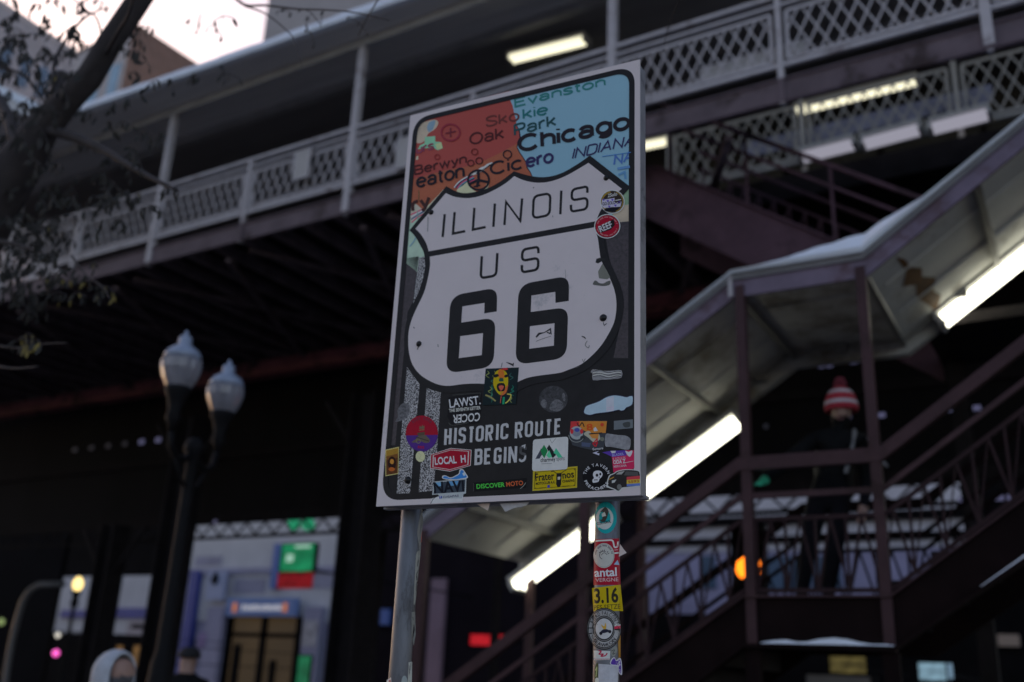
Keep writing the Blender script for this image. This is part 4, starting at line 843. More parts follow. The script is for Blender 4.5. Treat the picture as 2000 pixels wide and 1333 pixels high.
# the second stair, running down to the right behind the front one
S2M = mat("dark_purple_stair_steel", (.075, .042, .055), .65, noise=.3, scale=3, dark=(.03, .018, .02), dark_cov=.3, spec=.15)
s2 = thing("back_stair", "open dark purple stair descending to the right under the platform", "stairs", (-2, 9.4, 5.5))
def sz(x): return 6.93-.69*(x+3.66)
XE = -1.2
for yy in (8.95, 10.15):
    b = MB(); b.prism([(-3.95, sz(-3.95)), (-3.75, sz(-3.75)), (XE, sz(XE)), (XE, sz(XE)-.66), (-3.95, sz(-3.95)-.66)], yy-.02, yy+.02); b.prism([(-3.75, sz(-3.75)+.03), (XE, sz(XE)+.03), (XE, sz(XE)+.005), (-3.75, sz(-3.75)+.005)], yy-.06, yy+.06); b.build("stringer", S2M, s2)
b = MB()
for k in range(10):
    x = -3.7+k*.26; z = sz(x)-.1
    b.box((x, 8.98, z-.04), (x+.28, 10.12, z)); b.box((x+.001, 8.98, z), (x+.015, 10.12, z+.13))
b.build("tread", DARKSTEEL, s2)
for yy in (8.95, 10.15):
    b = MB(); b.bar((-3.7, yy, sz(-3.7)+.86), (XE+.4, yy, sz(XE+.4)+.86), .04, .04); b.bar((-3.7, yy, sz(-3.7)+.62), (XE+.4, yy, sz(XE+.4)+.62), .03, .03); b.build("handrail", S2M, s2)
b = MB()
for k in range(15): x = -3.65+k*.17; b.bar((x, 10.15, sz(x)+.03), (x, 10.15, sz(x)+.62), .02, .02, (0, 1, 0)); b.bar((x, 10.14, sz(x)+.03), (x+.17, 10.14, sz(x+.17)+.62), .01, .02)
b.build("baluster_lattice", S2M, s2)
for k in range(4): x = -3.6+k*.85; b = MB(); b.bar((x, 8.95, sz(x)+.03), (x, 8.95, sz(x)+.86), .03, .03, (0, 1, 0)); b.build("baluster", S2M, s2)
b = MB(); b.box((XE+.001, 8.93, sz(XE)-.5), (XE+1.0, 10.17, sz(XE)-.4)); b.build("landing", DARKSTEEL, s2)
b = MB(); b.box((XE+.05, 10.02, 0), (XE+.2, 10.16, sz(XE)-.501)); b.build("support_post", DARKSTEEL, s2)

# tracks and the boarded mezzanine under them
mz = thing("mezzanine_house", "black boarded mezzanine house under the tracks with small added glowing panes for daylight gaps", "mezzanine", (-9, 13, 3.7))
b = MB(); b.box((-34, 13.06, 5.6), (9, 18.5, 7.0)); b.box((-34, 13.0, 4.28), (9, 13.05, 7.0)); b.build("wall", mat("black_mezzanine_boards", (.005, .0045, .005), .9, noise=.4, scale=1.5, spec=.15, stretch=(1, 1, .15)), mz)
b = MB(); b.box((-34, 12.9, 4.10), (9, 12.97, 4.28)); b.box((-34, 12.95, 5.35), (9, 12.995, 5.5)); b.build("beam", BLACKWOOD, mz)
GAP_GLOW = glow("pale_daylight_glow", (.45, .45, .85), .12)  # added glowing panes stand in for sky seen through gaps in the tracks
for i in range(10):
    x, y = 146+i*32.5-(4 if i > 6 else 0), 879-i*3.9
    c = at(x, y, 12.985); b = MB(); b.box((c.x-.07, 12.98, c.z-.045), (c.x+.07, 12.999, c.z+.045)); b.build("daylight_glow_pane", GAP_GLOW if 3 < i < 9 else glow("faint_daylight_glow", (.4, .4, .6), .014), mz)
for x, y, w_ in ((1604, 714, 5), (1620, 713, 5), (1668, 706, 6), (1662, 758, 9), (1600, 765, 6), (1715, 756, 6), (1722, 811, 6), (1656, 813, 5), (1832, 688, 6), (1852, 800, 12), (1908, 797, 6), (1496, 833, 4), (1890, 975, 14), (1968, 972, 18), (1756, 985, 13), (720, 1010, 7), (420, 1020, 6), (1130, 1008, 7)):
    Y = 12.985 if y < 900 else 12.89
    c = at(x, y, Y); q = w_*.0072; b = MB(); b.box((c.x-q, Y-.004, c.z-.03), (c.x+q, Y+.009, c.z+.03)); b.build("daylight_glow_pane", GAP_GLOW if w_ > 4 else glow("faint_daylight_glow", (1, 1, 1), 1), mz)
b = MB()                                                             # ornamental skirt truss
for k in range(int(43/.46)):
    x = -34+k*.46; b.bar((x, 12.93, 3.87), (x+.23, 12.93, 4.10), .02, .03); b.bar((x+.46, 12.93, 3.87), (x+.23, 12.93, 4.10), .02, .03)
b.box((-34, 12.9, 3.82), (9, 12.96, 3.87)); b.build("skirt_lattice", BLACKWOOD, mz)
tk = thing("track_structure", "dark track structure carried behind the platform", "tracks", (-9, 16, 7))
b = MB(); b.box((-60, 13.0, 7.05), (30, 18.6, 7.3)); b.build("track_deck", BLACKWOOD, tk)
b = MB()
for k in range(3): b.box((-60, 13.4+k*2.1, 7.3), (30, 13.52+k*2.1, 7.45))
b.build("rail", DARKSTEEL, tk)

# steel columns under the station
G = "dark steel columns of the station"
def column(label, x, y, Y, r_, ztop):
    ztop += .38 if ztop < 5 else 0
    c = at(x, y, Y); t = thing("steel_column", label, "column", (c.x, Y, 0), G)
    b = MB(); b.box((c.x-r_, Y-.015, 0), (c.x+r_, Y+.015, ztop)); b.box((c.x-r_, Y-r_, 0), (c.x-r_+.03, Y-.016, ztop)); b.box((c.x-r_, Y+.016, 0), (c.x-r_+.03, Y+r_, ztop)); b.box((c.x+r_-.03, Y-r_, 0), (c.x+r_, Y-.016, ztop)); b.box((c.x+r_-.03, Y+.016, 0), (c.x+r_, Y+r_, ztop)); b.build("shaft", DARKSTEEL, t)
    b = MB(); b.box((c.x-r_-.1, Y-r_-.1, 0), (c.x+r_+.1, Y+r_+.1, .35)); b.build("base", BLACKWOOD, t)
    b = MB(); b.bar((c.x-r_-.7, Y-.03, ztop-.05), (c.x-r_, Y-.03, ztop-.9), .05, .06); b.bar((c.x+r_+.7, Y-.03, ztop-.05), (c.x+r_, Y-.03, ztop-.9), .05, .06); b.build("bracket", DARKSTEEL, t)
column("dark steel column between the far pale storefronts at far left", 197, 1200, 12.4, .20, 3.7)
column("dark steel column right behind the twin-globe lamp post", 318, 1220, 11.8, .22, 5.85)
column("dark steel column to the right of the pale entrance with the blue sign", 690, 1180, 11.8, .24, 5.85)
column("thin dark column in front of the red lit sign", 966, 1250, 11.5, .045, 5.85)

XF = None
# ------------------------------------------------------------------ covered stair in front of the platform
YF, YB = 7.0, 8.85
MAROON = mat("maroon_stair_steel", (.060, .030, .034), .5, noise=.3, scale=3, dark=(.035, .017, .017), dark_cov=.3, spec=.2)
FASC = mat("lilac_grey_fascia", (.17, .13, .19), .5, noise=.3, scale=3, dark=(.09, .045, .06), dark_cov=.35)
SOFF2 = mat("cream_roof_underside", (.60, .60, .56), .6, noise=.12, scale=2, dark=(.27, .24, .18), dark_cov=.32)
RUST = mat("rust_stain", (.16, .075, .02), .8, noise=.6, scale=16)
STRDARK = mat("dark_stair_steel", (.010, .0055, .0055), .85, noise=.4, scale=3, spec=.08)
cs = thing("covered_stair", "roofed stair with landing, snow on the roof edge and maroon handrails", "stairs", (-1.6, 8, 0))
XL, XR = -2.15, -1.16; SL, SU2 = .645, .705
XA, XZ = -5.05, 2.9                                                  # ends of the roof
def rz(x): return 4.60 if XL <= x <= XR else (4.60-(XL-x)*SL if x < XL else 4.60+(x-XR)*SU2)
def fl(x): return 2.14 if XL <= x <= XR else (2.14-(XL-x)*.667 if x < XL else 2.14+(x-XR)*SU2)
SEG = [XA, XL, XR, XZ]
def strip(z, up, dn, y0, y1, x0=None, x1=None):
    xs = [x for x in SEG if (x0 is None or x0 < x < x1)]
    if x0 is not None: xs = [x0]+xs+[x1]
    b = MB(); n = len(xs); vs = []
    D_ = dn if callable(dn) else (lambda x: dn)
    for x in xs: vs += [(x, y0, z(x)-D_(x)), (x, y1, z(x)-D_(x)), (x, y1, z(x)+up), (x, y0, z(x)+up)]
    fs = [(0, 1, 2, 3), tuple(4*(n-1)+k for k in (3, 2, 1, 0))]
    for i in range(n-1): fs += [(4*i+k, 4*i+(k+1) % 4, 4*i+4+(k+1) % 4, 4*i+4+k) for k in range(4)]
    return b.add(vs, fs)
strip(rz, .04, 0, YF+.03, YB+.1).build("roof_panel", SOFF2, cs)
strip(rz, .09, -.041, YF-.02, YB+.12).build("roof_sheet", ROOFTOP, cs)
strip(rz, .085, .10, YF, YF+.028).build("fascia", FASC, cs)
strip(rz, -.002, .12, YB, YB+.10).build("back_beam", SOFF2, cs)
b = MB(); rs = random.Random(11); hs = .5; xs = [XA+(XZ-XA)*i/120 for i in range(121)]; xs = sorted(xs+[XL, XR]); prev = None
for x in xs:
    k = .10 if x < XL-.02 else (.35+1.2*(x-XL)/(XR-XL) if x < XR else max(.45, 1.55-1.5*(x-XR)))
    hs = .8*hs+.2*rs.random(); h = (.075+.05*hs)*k; d = .012+.02*hs
    cur = [(x, YF-.03-d, rz(x)+.086), (x, YF-.045-d, rz(x)+.10+h*.15), (x, YF+.10, rz(x)+.10+h*1.3), (x, YB, rz(x)+.10+h*1.3), (x, YB, rz(x)+.0911)]
    if prev: b.add(prev+cur, [(k2, (k2+1) % 5, (k2+1) % 5+5, k2+5) for k2 in range(5)])
    prev = cur
b.build("snow", SNOW, cs)
RIB = mat("grey_green_rib_paint", (.26, .25, .22), .5, noise=.15, scale=4)
for x in (-4.6, -3.7, -2.9, XL, XR-.02, -.35, .55, 1.4, 2.3):
    z = rz(x); b = MB(); b.bar((x, YF+.04, z-.03), (x, YB-.01, z-.03), .045, .055); b.build("roof_rib", RIB, cs)
b = MB()                                                             # rust along a rib of the upper slope
pts = [(XR+.19, 7.25), (XR+.235, 7.4), (XR+.25, 7.6), (XR+.31, 7.75), (XR+.29, 7.9), (XR+.37, 8.1), (XR+.32, 8.3), (XR+.36, 8.5), (XR+.28, 8.75), (XR+.25, 8.5), (XR+.20, 8.2), (XR+.23, 7.95), (XR+.15, 7.8), (XR+.21, 7.6)]
b.add([(x, y, rz(x)-.004) for x, y in pts], [tuple(range(len(pts)))]); b.build("rust_patch", RUST, cs)
for x, y0, xt in ((-2.10, YF+.03, 1), (-1.19, YF+.03, 1), (-3.42, YF+.03, 0), (-4.95, YF+.03, 0), (.75, YF+.03, 0), (-3.7, YB, 0), (.4, YB, 0), (-4.9, YB, 0)):
    b = MB(); z0_ = max(0, fl(x)-.27); b.box((x-.036, y0-.042, z0_ if y0 < 8 else max(0, z0_)), (x+.036, y0+.022, rz(x)-.13 if y0 > 8 else rz(x)-.01)); b.build("roof_post", MAROON, cs)
for x in (-2.10, -1.19):
    b = MB(); b.box((x-.05, YF-.02, 0), (x+.05, YF+.055, 1.86)); b.build("support_post", STRDARK, cs)
SEG = [-5.35, XL, XR, XZ]
def dp(x): return .24 if x < XL+.01 and x > XL-.01 or XL <= x <= XR else .37
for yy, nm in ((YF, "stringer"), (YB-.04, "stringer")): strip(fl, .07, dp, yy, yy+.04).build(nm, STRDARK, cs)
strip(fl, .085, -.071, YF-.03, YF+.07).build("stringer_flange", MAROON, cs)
strip(lambda x: fl(x)-dp(x), -.001, .03, YF-.06, YF+.06).build("lower_ledge", STRDARK, cs)
b = MB(); b.box((XL, YF+.041, 2.09), (XR, YB-.041, 2.14)); b.build("landing", DARKSTEEL, cs)
b = MB()
for k in range(12):
    x = XL-.27*(k+1); z = 2.14-.18*(k+1)+.0
    if z > .05: b.box((x, YF+.042, z-.03), (x+.29, YB-.042, z)); b.box((x+.275, YF+.042, z+.001), (x+.288, YB-.042, z+.149))
for k in range(15):
    x = XR+.262*k; z = 2.14+.185*(k+1); b.box((x, YF+.042, z-.03), (x+.29, YB-.042, z)); b.box((x, YF+.042, z-.155), (x+.012, YB-.042, z-.031))
b.build("tread", DARKSTEEL, cs)
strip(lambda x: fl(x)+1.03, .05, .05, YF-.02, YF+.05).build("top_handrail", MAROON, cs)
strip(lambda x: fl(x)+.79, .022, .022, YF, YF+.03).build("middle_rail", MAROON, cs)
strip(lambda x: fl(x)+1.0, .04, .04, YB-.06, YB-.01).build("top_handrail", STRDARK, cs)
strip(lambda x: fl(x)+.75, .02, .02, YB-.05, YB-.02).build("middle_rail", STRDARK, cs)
def slat(y, z0, z1, pitch, x0, x1, wd, m):
    b = MB(); x = x0
    while x < x1-.01:
        xn = x+pitch; xm = (x+xn)/2
        b.bar((x, y, fl(x)+z0), (x, y, fl(x)+z1), wd, wd, (0, 1, 0))
        b.bar((x, y+.006, fl(x)+z0), (xm, y+.006, fl(xm)+z1), .008, wd); b.bar((xm, y-.006, fl(xm)+z1), (xn, y-.006, fl(xn)+z0), .008, wd)
        x = xn
    for zz in (z0, z1):
        for xa, xb in ((x0, XL), (XL, XR), (XR, x1)):
            if xb > xa: b.bar((xa, y, fl(xa)+zz), (xb, y, fl(xb)+zz), .025, .03)
    return b.build("baluster_lattice", m, cs)
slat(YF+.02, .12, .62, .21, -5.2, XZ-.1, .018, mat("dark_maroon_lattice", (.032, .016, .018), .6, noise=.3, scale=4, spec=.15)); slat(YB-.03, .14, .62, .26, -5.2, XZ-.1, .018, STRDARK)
b = MB(); c = [(XL+.12, .004), (XL+.2, .018), (XL+.3, .026), (XL+.38, .012), (XL+.44, .016), (XL+.52, .034), (XL+.62, .044), (XL+.7, .036), (XL+.78, .018), (XL+.86, .008), (XL+.94, .010), (XL+1.0, .003)]
vs = []
for x, h in c: vs += [(x, YF-.058, 2.14-.238), (x, YF-.05, 2.14-.238+h), (x, YF-.01, 2.14-.238+h)]
b.add(vs, [(3*i+k, 3*i+k+1, 3*i+4+k, 3*i+3+k) for i in range(len(c)-1) for k in (0, 1)]); b.build("snow_patch", SNOW, cs)
b = MB(); vs = []
for i in range(9):
    x = XR+.55+i*.2; h = .006+.005*(i % 3); vs += [(x, YF-.058, fl(x)-(.24+.13*(x-XR)/(XZ-XR))+.001), (x, YF-.05, fl(x)-(.24+.13*(x-XR)/(XZ-XR))+.001+h), (x, YF-.005, fl(x)-(.24+.13*(x-XR)/(XZ-XR))+.001+h)]
b.add(vs, [(3*i+k, 3*i+k+1, 3*i+4+k, 3*i+3+k) for i in range(8) for k in (0, 1)]); b.build("snow_patch", SNOW, cs)
b = MB(); b.bar((XL-.02, YF-.01, 4.50), (XL-.02, YF-.01, 4.69), .03, .03, (0, 1, 0)); b.build("downpipe_stub", RAILW, cs)

for yy in (7.55, 8.2):                                               # folded seams along the underside, a conduit and its boxes
    b = MB()
    for xa, xb in ((XA+.1, XL-.06), (XL+.06, XR-.06), (XR+.06, XZ-.1)): b.bar((xa, yy, rz(xa)-.008), (xb, yy, rz(xb)-.008), .02, .014)
    b.build("seam", SOFF2, cs)
b = MB()
for xa, xb in ((XA+.1, XL), (XL, XR), (XR, XZ-.1)): b.tube([(xa, YB-.12, rz(xa)-.03), (xb, YB-.12, rz(xb)-.03)], .014, 8)
b.build("conduit", RIB, cs)
for x in (-4.4, -3.3, -2.45, XL+.45, XR+.5, .8):
    b = MB(); b.box((x-.05, YB-.17, rz(x)-.075), (x+.05, YB-.075, rz(x)-.012)); b.build("junction_box", RIB, cs)
G = "tube lights under the stair roof"
def tl(label, xa, xb, zoff):
    y = YB-.03; a = Vector((xa, y, rz(xa)-zoff)); c = Vector((xb, y, rz(xb)-zoff)); t = thing("stair_light", label, "light", (a+c)/2+Vector((0, 0, .06)), G)
    d = (c-a).normalized(); n_ = Vector((-d.z, 0, d.x)); b = MB(); b.bar(a-d*.03+n_*.075, c+d*.03+n_*.075, .28, .045, n_); b.build("housing", FIX, t)
    for s_ in (-.078, .078):
        b = MB(); b.tube([a+Vector((0, s_, 0)), c+Vector((0, s_, 0))], .042, 12); b.build("tube", TUBE, t)
    b = MB()
    for q_, s2_ in ((a, -1), (c, 1)): b.bar(q_+d*s2_*.002, q_+d*s2_*.05, .27, .10, n_)
    b.build("end_cap", FIX, t)
    b = MB(); b.bar(c-d*.2+n_*.1, c-d*.2+n_*.1+Vector((0, 0, .10)), .02, .02, (0, 1, 0)); b.bar(a+d*.2+n_*.1, a+d*.2+n_*.1+Vector((0, 0, .10)), .02, .02, (0, 1, 0)); b.build("hanger", FIX, t)
tl("lit tube light lowest on the covered stair, seen between the sign posts", -5.02, -4.02, .26)
tl("lit tube light on the lower flight, right beside the sign's lower corner", -3.68, -2.70, .26)
tl("lit tube light on the upper flight at the right edge of the photo", -.84, .30, .10)
# ------------------------------------------------------------------ ground
b = MB(); b.add([(-400, -300, 0), (400, -300, 0), (400, 500, 0), (-400, 500, 0)], [(0, 1, 2, 3)])
tag(b.build("ground", mat("asphalt", (.045, .045, .048), .9, noise=.3, scale=3, bump=.2)), kind="structure")
b = MB(); b.box((-60, -6, .004), (40, 5.2, .14)); tag(b.build("pavement", mat("pavement_concrete", (.22, .21, .2), .85, noise=.2, scale=1.5, bump=.1, dark=(.12, .12, .12), dark_cov=.2)), kind="structure")
b = MB(); b.box((-60, 31.0, .004), (40, 60, .14)); tag(b.build("far_pavement", mat("pavement_concrete", (0, 0, 0))), kind="structure")
b = MB()
for k in range(12): b.box((-50+k*7, 10.0, .004), (-47+k*7, 10.12, .008))
tag(b.build("road_marking", mat("white_road_paint", (.6, .6, .58), .7, noise=.2, scale=5)), kind="structure")

# ------------------------------------------------------------------ twin-globe lamp post
IRON = mat("black_cast_iron", (.006, .006, .007), .7, noise=.3, scale=12, spec=.2)
GLOBE = mat("frosted_glass_sky_tint", (.30, .36, .47), .18, noise=.05, scale=6, spec=.8)  # bluer than the body below: sky reflection put into the cap's colour
GLOBE2 = mat("ribbed_globe_glass", (.25, .25, .28), .2, noise=.28, scale=9, spec=.6, stretch=(1, 1, .12))
g1, g2 = at(347, 762, 5.8), at(436, 797, 6.62); pc = (g1+g2)/2; z0_ = (g1.z+g2.z)/2
lp = thing("lamp_post", "black cast-iron lamp post carrying two unlit white acorn globes", "lamp post", (pc.x, pc.y, 0))
b = MB(); b.lathe((pc.x, pc.y, 0), [(.24, 0), (.24, .12), (.18, .2), (.17, .7), (.13, .8), (.11, 1.3), (.10, 1.42), (.09, 1.6), (.065, 1.7), (.055, 3.0), (.05, z0_-.55), (.09, z0_-.5), (.09, z0_-.44), (.05, z0_-.38)], 20); b.build("pole", IRON, lp, smooth=True)
for g in (g1, g2):
    d = (g-pc); d.z = 0
    b = MB(); P = [Vector((pc.x, pc.y, z0_-.5))+d*t+Vector((0, 0, h)) for t, h in ((0, 0), (.3, -.10), (.65, -.12), (.9, -.05), (1, .1))]
    b.tube(P, [.035, .03, .03, .03, .03], 8); b.tube([Vector((pc.x, pc.y, z0_-.85)), Vector((pc.x, pc.y, z0_-.8))+d*.35, Vector((pc.x, pc.y, z0_-.62))+d*.7], .018, 6)
    b.lathe((g.x, g.y, z0_-.42), [(.03, 0), (.045, .08), (.07, .12), (.055, .2), (.08, .30), (.11, .36), (.115, .41)], 18); b.build("arm", IRON, lp, smooth=True)
    h = MB(); h.lathe((g.x, g.y, z0_), [(.115, -.01), (.15, .06), (.178, .15), (.182, .22), (.17, .25)], 28); gl = (lambda h_: [setattr(v, 'x', g.x+(v.x-g.x)*(.955 if i % 2 else 1)) or setattr(v, 'y', g.y+(v.y-g.y)*(.955 if i % 2 else 1)) for i, v in enumerate(h_.v)])(h) and h.build("globe", GLOBE2, lp)
    h = MB(); h.lathe((g.x, g.y, z0_), [(.172, .25), (.165, .29), (.145, .33), (.10, .365), (.065, .385), (.06, .41), (.062, .45), (.045, .475), (.02, .485), (.018, .52), (.004, .535)], 28); h.build("globe_cap", GLOBE, gl, smooth=True)

# ------------------------------------------------------------------ street tree
BARK = mat("dark_bark", (.045, .038, .038), .9, noise=.4, scale=9, bump=.8, stretch=(1, 1, .4))
LEAF = [mat("withered_leaf_dark", (.022, .02, .015), .7, noise=.3, scale=20), mat("withered_leaf_grey", (.035, .033, .027), .7, noise=.3, scale=20), mat("withered_leaf_yellow", (.22, .17, .04), .6, noise=.2, scale=20)]
TY = 3.0
def tp(x, y, dy=0.): return at(x, y, TY+dy)
tr = thing("street_tree", "leaning street tree with a thick dark limb and withered hanging leaves", "tree", (tp(0, 380).x-1.7, TY, 0))
def pxr(p, px): return px/FPX*(p-CP).dot(CF)/2
tr_pts = [Vector((tp(0, 380).x-1.7, TY, .1)), Vector((tp(0, 380).x-1.55, TY, 1.4)), Vector((tp(0, 380).x-1.15, TY, 2.9))]
lim = [(-45, 440, 120), (-5, 380, 104), (36, 328, 86), (82, 252, 64), (130, 200, 53), (176, 150, 48), (215, 85, 46), (258, 22, 45), (300, -40, 42), (370, -130, 38)]
P = tr_pts+[tp(x, y) for x, y, _ in lim]; Rr = [.30, .25, .22]+[pxr(tp(x, y), w_) for x, y, w_ in lim]
b = MB(); b.tube(P, Rr, 16)
rq = random.Random(2); b.v = [v+Vector((rq.uniform(-1, 1), rq.uniform(-1, 1), rq.uniform(-1, 1)))*.007 for v in b.v]
b.build("trunk", BARK, tr, smooth=True)
def branch(pts, w0, w1, dy=0., nm="branch"):
    pts = spline(pts, 4); n_ = len(pts); P = [tp(x, y, dy*(i/n_)) for i, (x, y) in enumerate(pts)]
    b = MB(); b.tube(P, [pxr(P[i], w0+(w1-w0)*i/(n_-1)) for i in range(n_)], 8); b.build(nm, BARK, tr, smooth=True)
branch([(95, 255), (150, 270), (200, 292), (250, 322), (300, 350), (345, 372)], 22, 7, -.2)
branch([(60, 280), (90, 240), (112, 200), (120, 150)], 46, 30, .2); branch([(112, 190), (105, 130), (128, 80), (160, 40), (190, 22), (215, 14)], 9, 2, .3)
branch([(40, 330), (20, 240), (-10, 180), (-50, 140)], 30, 10, .3); branch([(190, 140), (198, 75), (188, 35), (168, 20), (140, -5)], 5, 3, -.2); branch([(205, 110), (232, 60), (250, 30), (262, -8)], 9, 5, -.4)
branch([(450, -14), (478, 10), (520, 11), (580, 18), (640, 20), (700, 26), (760, 40)], 6, 2, -.4); branch([(478, 12), (520, 28), (560, 60), (575, 80), (590, 130)], 3.5, 1.5, -.4); branch([(700, 70), (720, 30), (745, -10)], 2, 3, -.4)
branch([(-10, 470), (40, 480), (90, 500), (130, 540)], 10, 4, -.3); branch([(-10, 675), (40, 680), (90, 672), (132, 670)], 5, 2, -.3); branch([(-10, 715), (30, 720), (75, 716)], 5, 3, -.3); branch([(140, 500), (170, 540), (200, 560), (215, 585)], 4, 2, -.3); branch([(0, 130), (50, 150), (80, 190), (140, 235)], 7, 3, .3); branch([(1330, -10), (1310, 40), (1296, 90)], 2.5, 1, .2)
b = MB(); rl = random.Random(21)
def leaf(p, px, mi):
    L = pxr(p, px)*2; W_ = L*rl.uniform(.26, .46); a = rl.uniform(0, 6.28); t = rl.gauss(0, .42)
    dn = Vector((math.sin(t)*math.cos(a), math.sin(t)*math.sin(a), -math.cos(t))); s_ = dn.cross(Vector((math.cos(a+1.3), math.sin(a+1.3), .2))).normalized(); n_ = dn.cross(s_)
    c = rl.uniform(.1, .5)*W_; vs = [p, p+dn*L*.3+s_*W_*.5+n_*c*.4, p+dn*L*.35-n_*c*.2, p+dn*L*.3-s_*W_*.5+n_*c*.4, p+dn*L*.68+s_*W_*.42+n_*c, p+dn*L*.7+n_*c*.3, p+dn*L*.68-s_*W_*.42+n_*c, p+dn*L+n_*c*1.6]
    b.mi = mi; b.add(vs, [(0, 1, 2), (0, 2, 3), (1, 4, 5, 2), (2, 5, 6, 3), (4, 7, 5), (5, 7, 6)])
tw = MB()
def clump(x0, y0, x1, y1, n_, yel=.005, k=5, size=(14, 27)):
    for _ in range(max(1, n_//k)):
        cx, cy, dy = rl.uniform(x0, x1), rl.uniform(y0, y1), rl.uniform(-.35, .45); ps = []
        dxv, dyv = rl.uniform(-26, 26), rl.uniform(-8, 26)
        for j in range(k):
            u = j/(k-1); p = tp(cx+dxv*u*1.6, cy+dyv*u*1.4-8*math.sin(3*u), dy); ps.append(p)
            leaf(p, rl.uniform(*size), 2 if rl.random() < yel else (1 if rl.random() < .3 else 0))
        tw.tube(ps, pxr(ps[0], 1.8), 4)
clump(0, -10, 180, 110, 120); clump(0, 60, 110, 240, 170); clump(90, 120, 170, 250, 60); clump(-10, 230, 110, 430, 190); clump(-10, 420, 125, 590, 330, .004); clump(150, 240, 320, 420, 110); clump(60, 300, 240, 470, 120, .004)
clump(0, 655, 110, 690, 22, .5); clump(80, 520, 215, 590, 40, .15); clump(370, -10, 440, 50, 14, 0, 3); clump(220, 50, 310, 170, 42); clump(160, 170, 260, 240, 24); clump(330, 90, 480, 200, 12, 0, 3); clump(520, 10, 720, 60, 18, 0, 3, (8, 14)); clump(-30, 560, 70, 620, 60)
b.build("leaves", LEAF, tr, fix=False); tw.build("twigs", BARK, tr, fix=False)

# ------------------------------------------------------------------ buildings beyond the station
def block(name, label, foot, H, mw, mt, rows, cols, faces, win, sill=None, z0=3., ww=.5, hh=.55):
    cx = sum(p[0] for p in foot)/4; cy = sum(p[1] for p in foot)/4
    t = thing(name, label, "building", (cx, cy, 0)); b = MB(); n = len(foot)
    vs = [(x, y, 0) for x, y in foot]+[(x, y, H) for x, y in foot]; b.add(vs, [(i, (i+1) % n, (i+1) % n+n, i+n) for i in range(n)]+[tuple(range(n, 2*n))])
    for i, f_ in enumerate(b.f): b.m[i] = 1 if (i in mt[1]) else 0
    b.build("wall", [mw, mt[0]], t)
    r_ = MB(); k = 1.004
    r_.add([(cx+(x-cx)*k, cy+(y-cy)*k, H-.5) for x, y in foot]+[(cx+(x-cx)*k, cy+(y-cy)*k, H+.1) for x, y in foot], [(i, (i+1) % n, (i+1) % n+n, i+n) for i in range(n)]+[tuple(range(n, 2*n)), tuple(range(n-1, -1, -1))]); r_.build("parapet", mt[2], t)
    for fi in faces:
        a = Vector((*foot[fi], 0)); c = Vector((*foot[(fi+1) % n], 0)); d = c-a; nn = Vector((d.y, -d.x, 0)).normalized()
        if nn.dot(a-Vector((cx, cy, 0))) < 0: nn = -nn
        for r in range(rows):
            for q in range(cols):
                zz = z0+(H-z0-1.2)*(r/rows); hz = (H-z0-1.2)/rows*hh; u0 = (q+.5-ww/2)/cols; u1 = (q+.5+ww/2)/cols
                if H-zz > 22: continue
                b = MB(); vs = [a+d*u+nn*o_+Vector((0, 0, z)) for o_ in (-.05, .06) for u, z in ((u0, zz), (u1, zz), (u1, zz+hz), (u0, zz+hz))]
                b.add(vs, [(0, 1, 2, 3), (7, 6, 5, 4), (0, 4, 5, 1), (1, 5, 6, 2), (2, 6, 7, 3), (3, 7, 4, 0)]); b.build("window", win, t)
    return t
WIN = mat("blue_sky_reflecting_glass", (.10, .15, .22), .12, noise=.3, scale=.4, spec=1.)
WINB = mat("bright_blue_glass", (.18, .38, .52), .15, noise=.3, scale=.4, spec=1.)
PALEB = mat("pale_masonry", (.55, .52, .52), .8, noise=.15, scale=.6); BROWNB = mat("brown_brick", (.22, .165, .145), .85, noise=.25, scale=1.2); GREYB = mat("grey_masonry", (.42, .40, .42), .8, noise=.2, scale=.5); CONC = mat("light_concrete_tower", (.46, .43, .43), .8, noise=.12, scale=.35)
def fp(pts, H): return [tuple(atz(x, y, H)[:2]) for x, y in pts]
H = 64; A_, B_, C_ = [Vector(p) for p in fp([(150, 102), (262, 44), (398, 134)], H)]
block("brick_building", "building with a brown brick side and a pale front behind the tree", [tuple(A_), tuple(B_), tuple(C_), tuple(A_+C_-B_)], H, PALEB, (BROWNB, (1,), BROWNB), 8, 3, (0,), WINB)
H = 76; A_, B_ = [Vector(p) for p in fp([(-60, -40), (152, 102)], H)]; d = (B_-A_); nn = Vector((-d.y, d.x)).normalized()
if nn.dot(A_) < 0: nn = -nn
block("grey_building", "grey building at the top left corner with a dark windowed face", [tuple(A_), tuple(B_), tuple(B_+nn*40), tuple(A_+nn*40)], H, GREYB, (GREYB, (), PALEB), 9, 6, (0,), WIN)
H = 75; a_ = at(516, 60, 46); c_ = at(900, 60, 50)
block("concrete_tower", "light grey concrete tower above the snowy canopy edge", [(a_.x, a_.y), (c_.x, c_.y), (c_.x-8, c_.y+22), (a_.x-9, a_.y+22)], H, CONC, (CONC, (), CONC), 18, 5, (0,), WIN, ww=.45, hh=.45)
sr = thing("side_roof", "snow-edged roof at the far left behind the tree", "roof", (at(40, 205, 9.4).x, 9.4, 9))
p0, p1 = atz(-30, 172, 9.75), atz(86, 226, 9.75); d = (p1-p0).normalized(); nrm = Vector((-d.y, d.x, 0))
if nrm.dot(p0-CP) < 0: nrm = -nrm
b = MB(); vs = [p+nrm*o_+Vector((0, 0, z)) for p in (p0-d*3, p1) for o_, z in ((0, -.14), (4, -.14), (4, 0), (0, 0))]; b.add(vs, [(0, 1, 2, 3), (7, 6, 5, 4), (0, 4, 5, 1), (1, 5, 6, 2), (2, 6, 7, 3), (3, 7, 4, 0)]); b.build("slab", SOFFIT, sr)
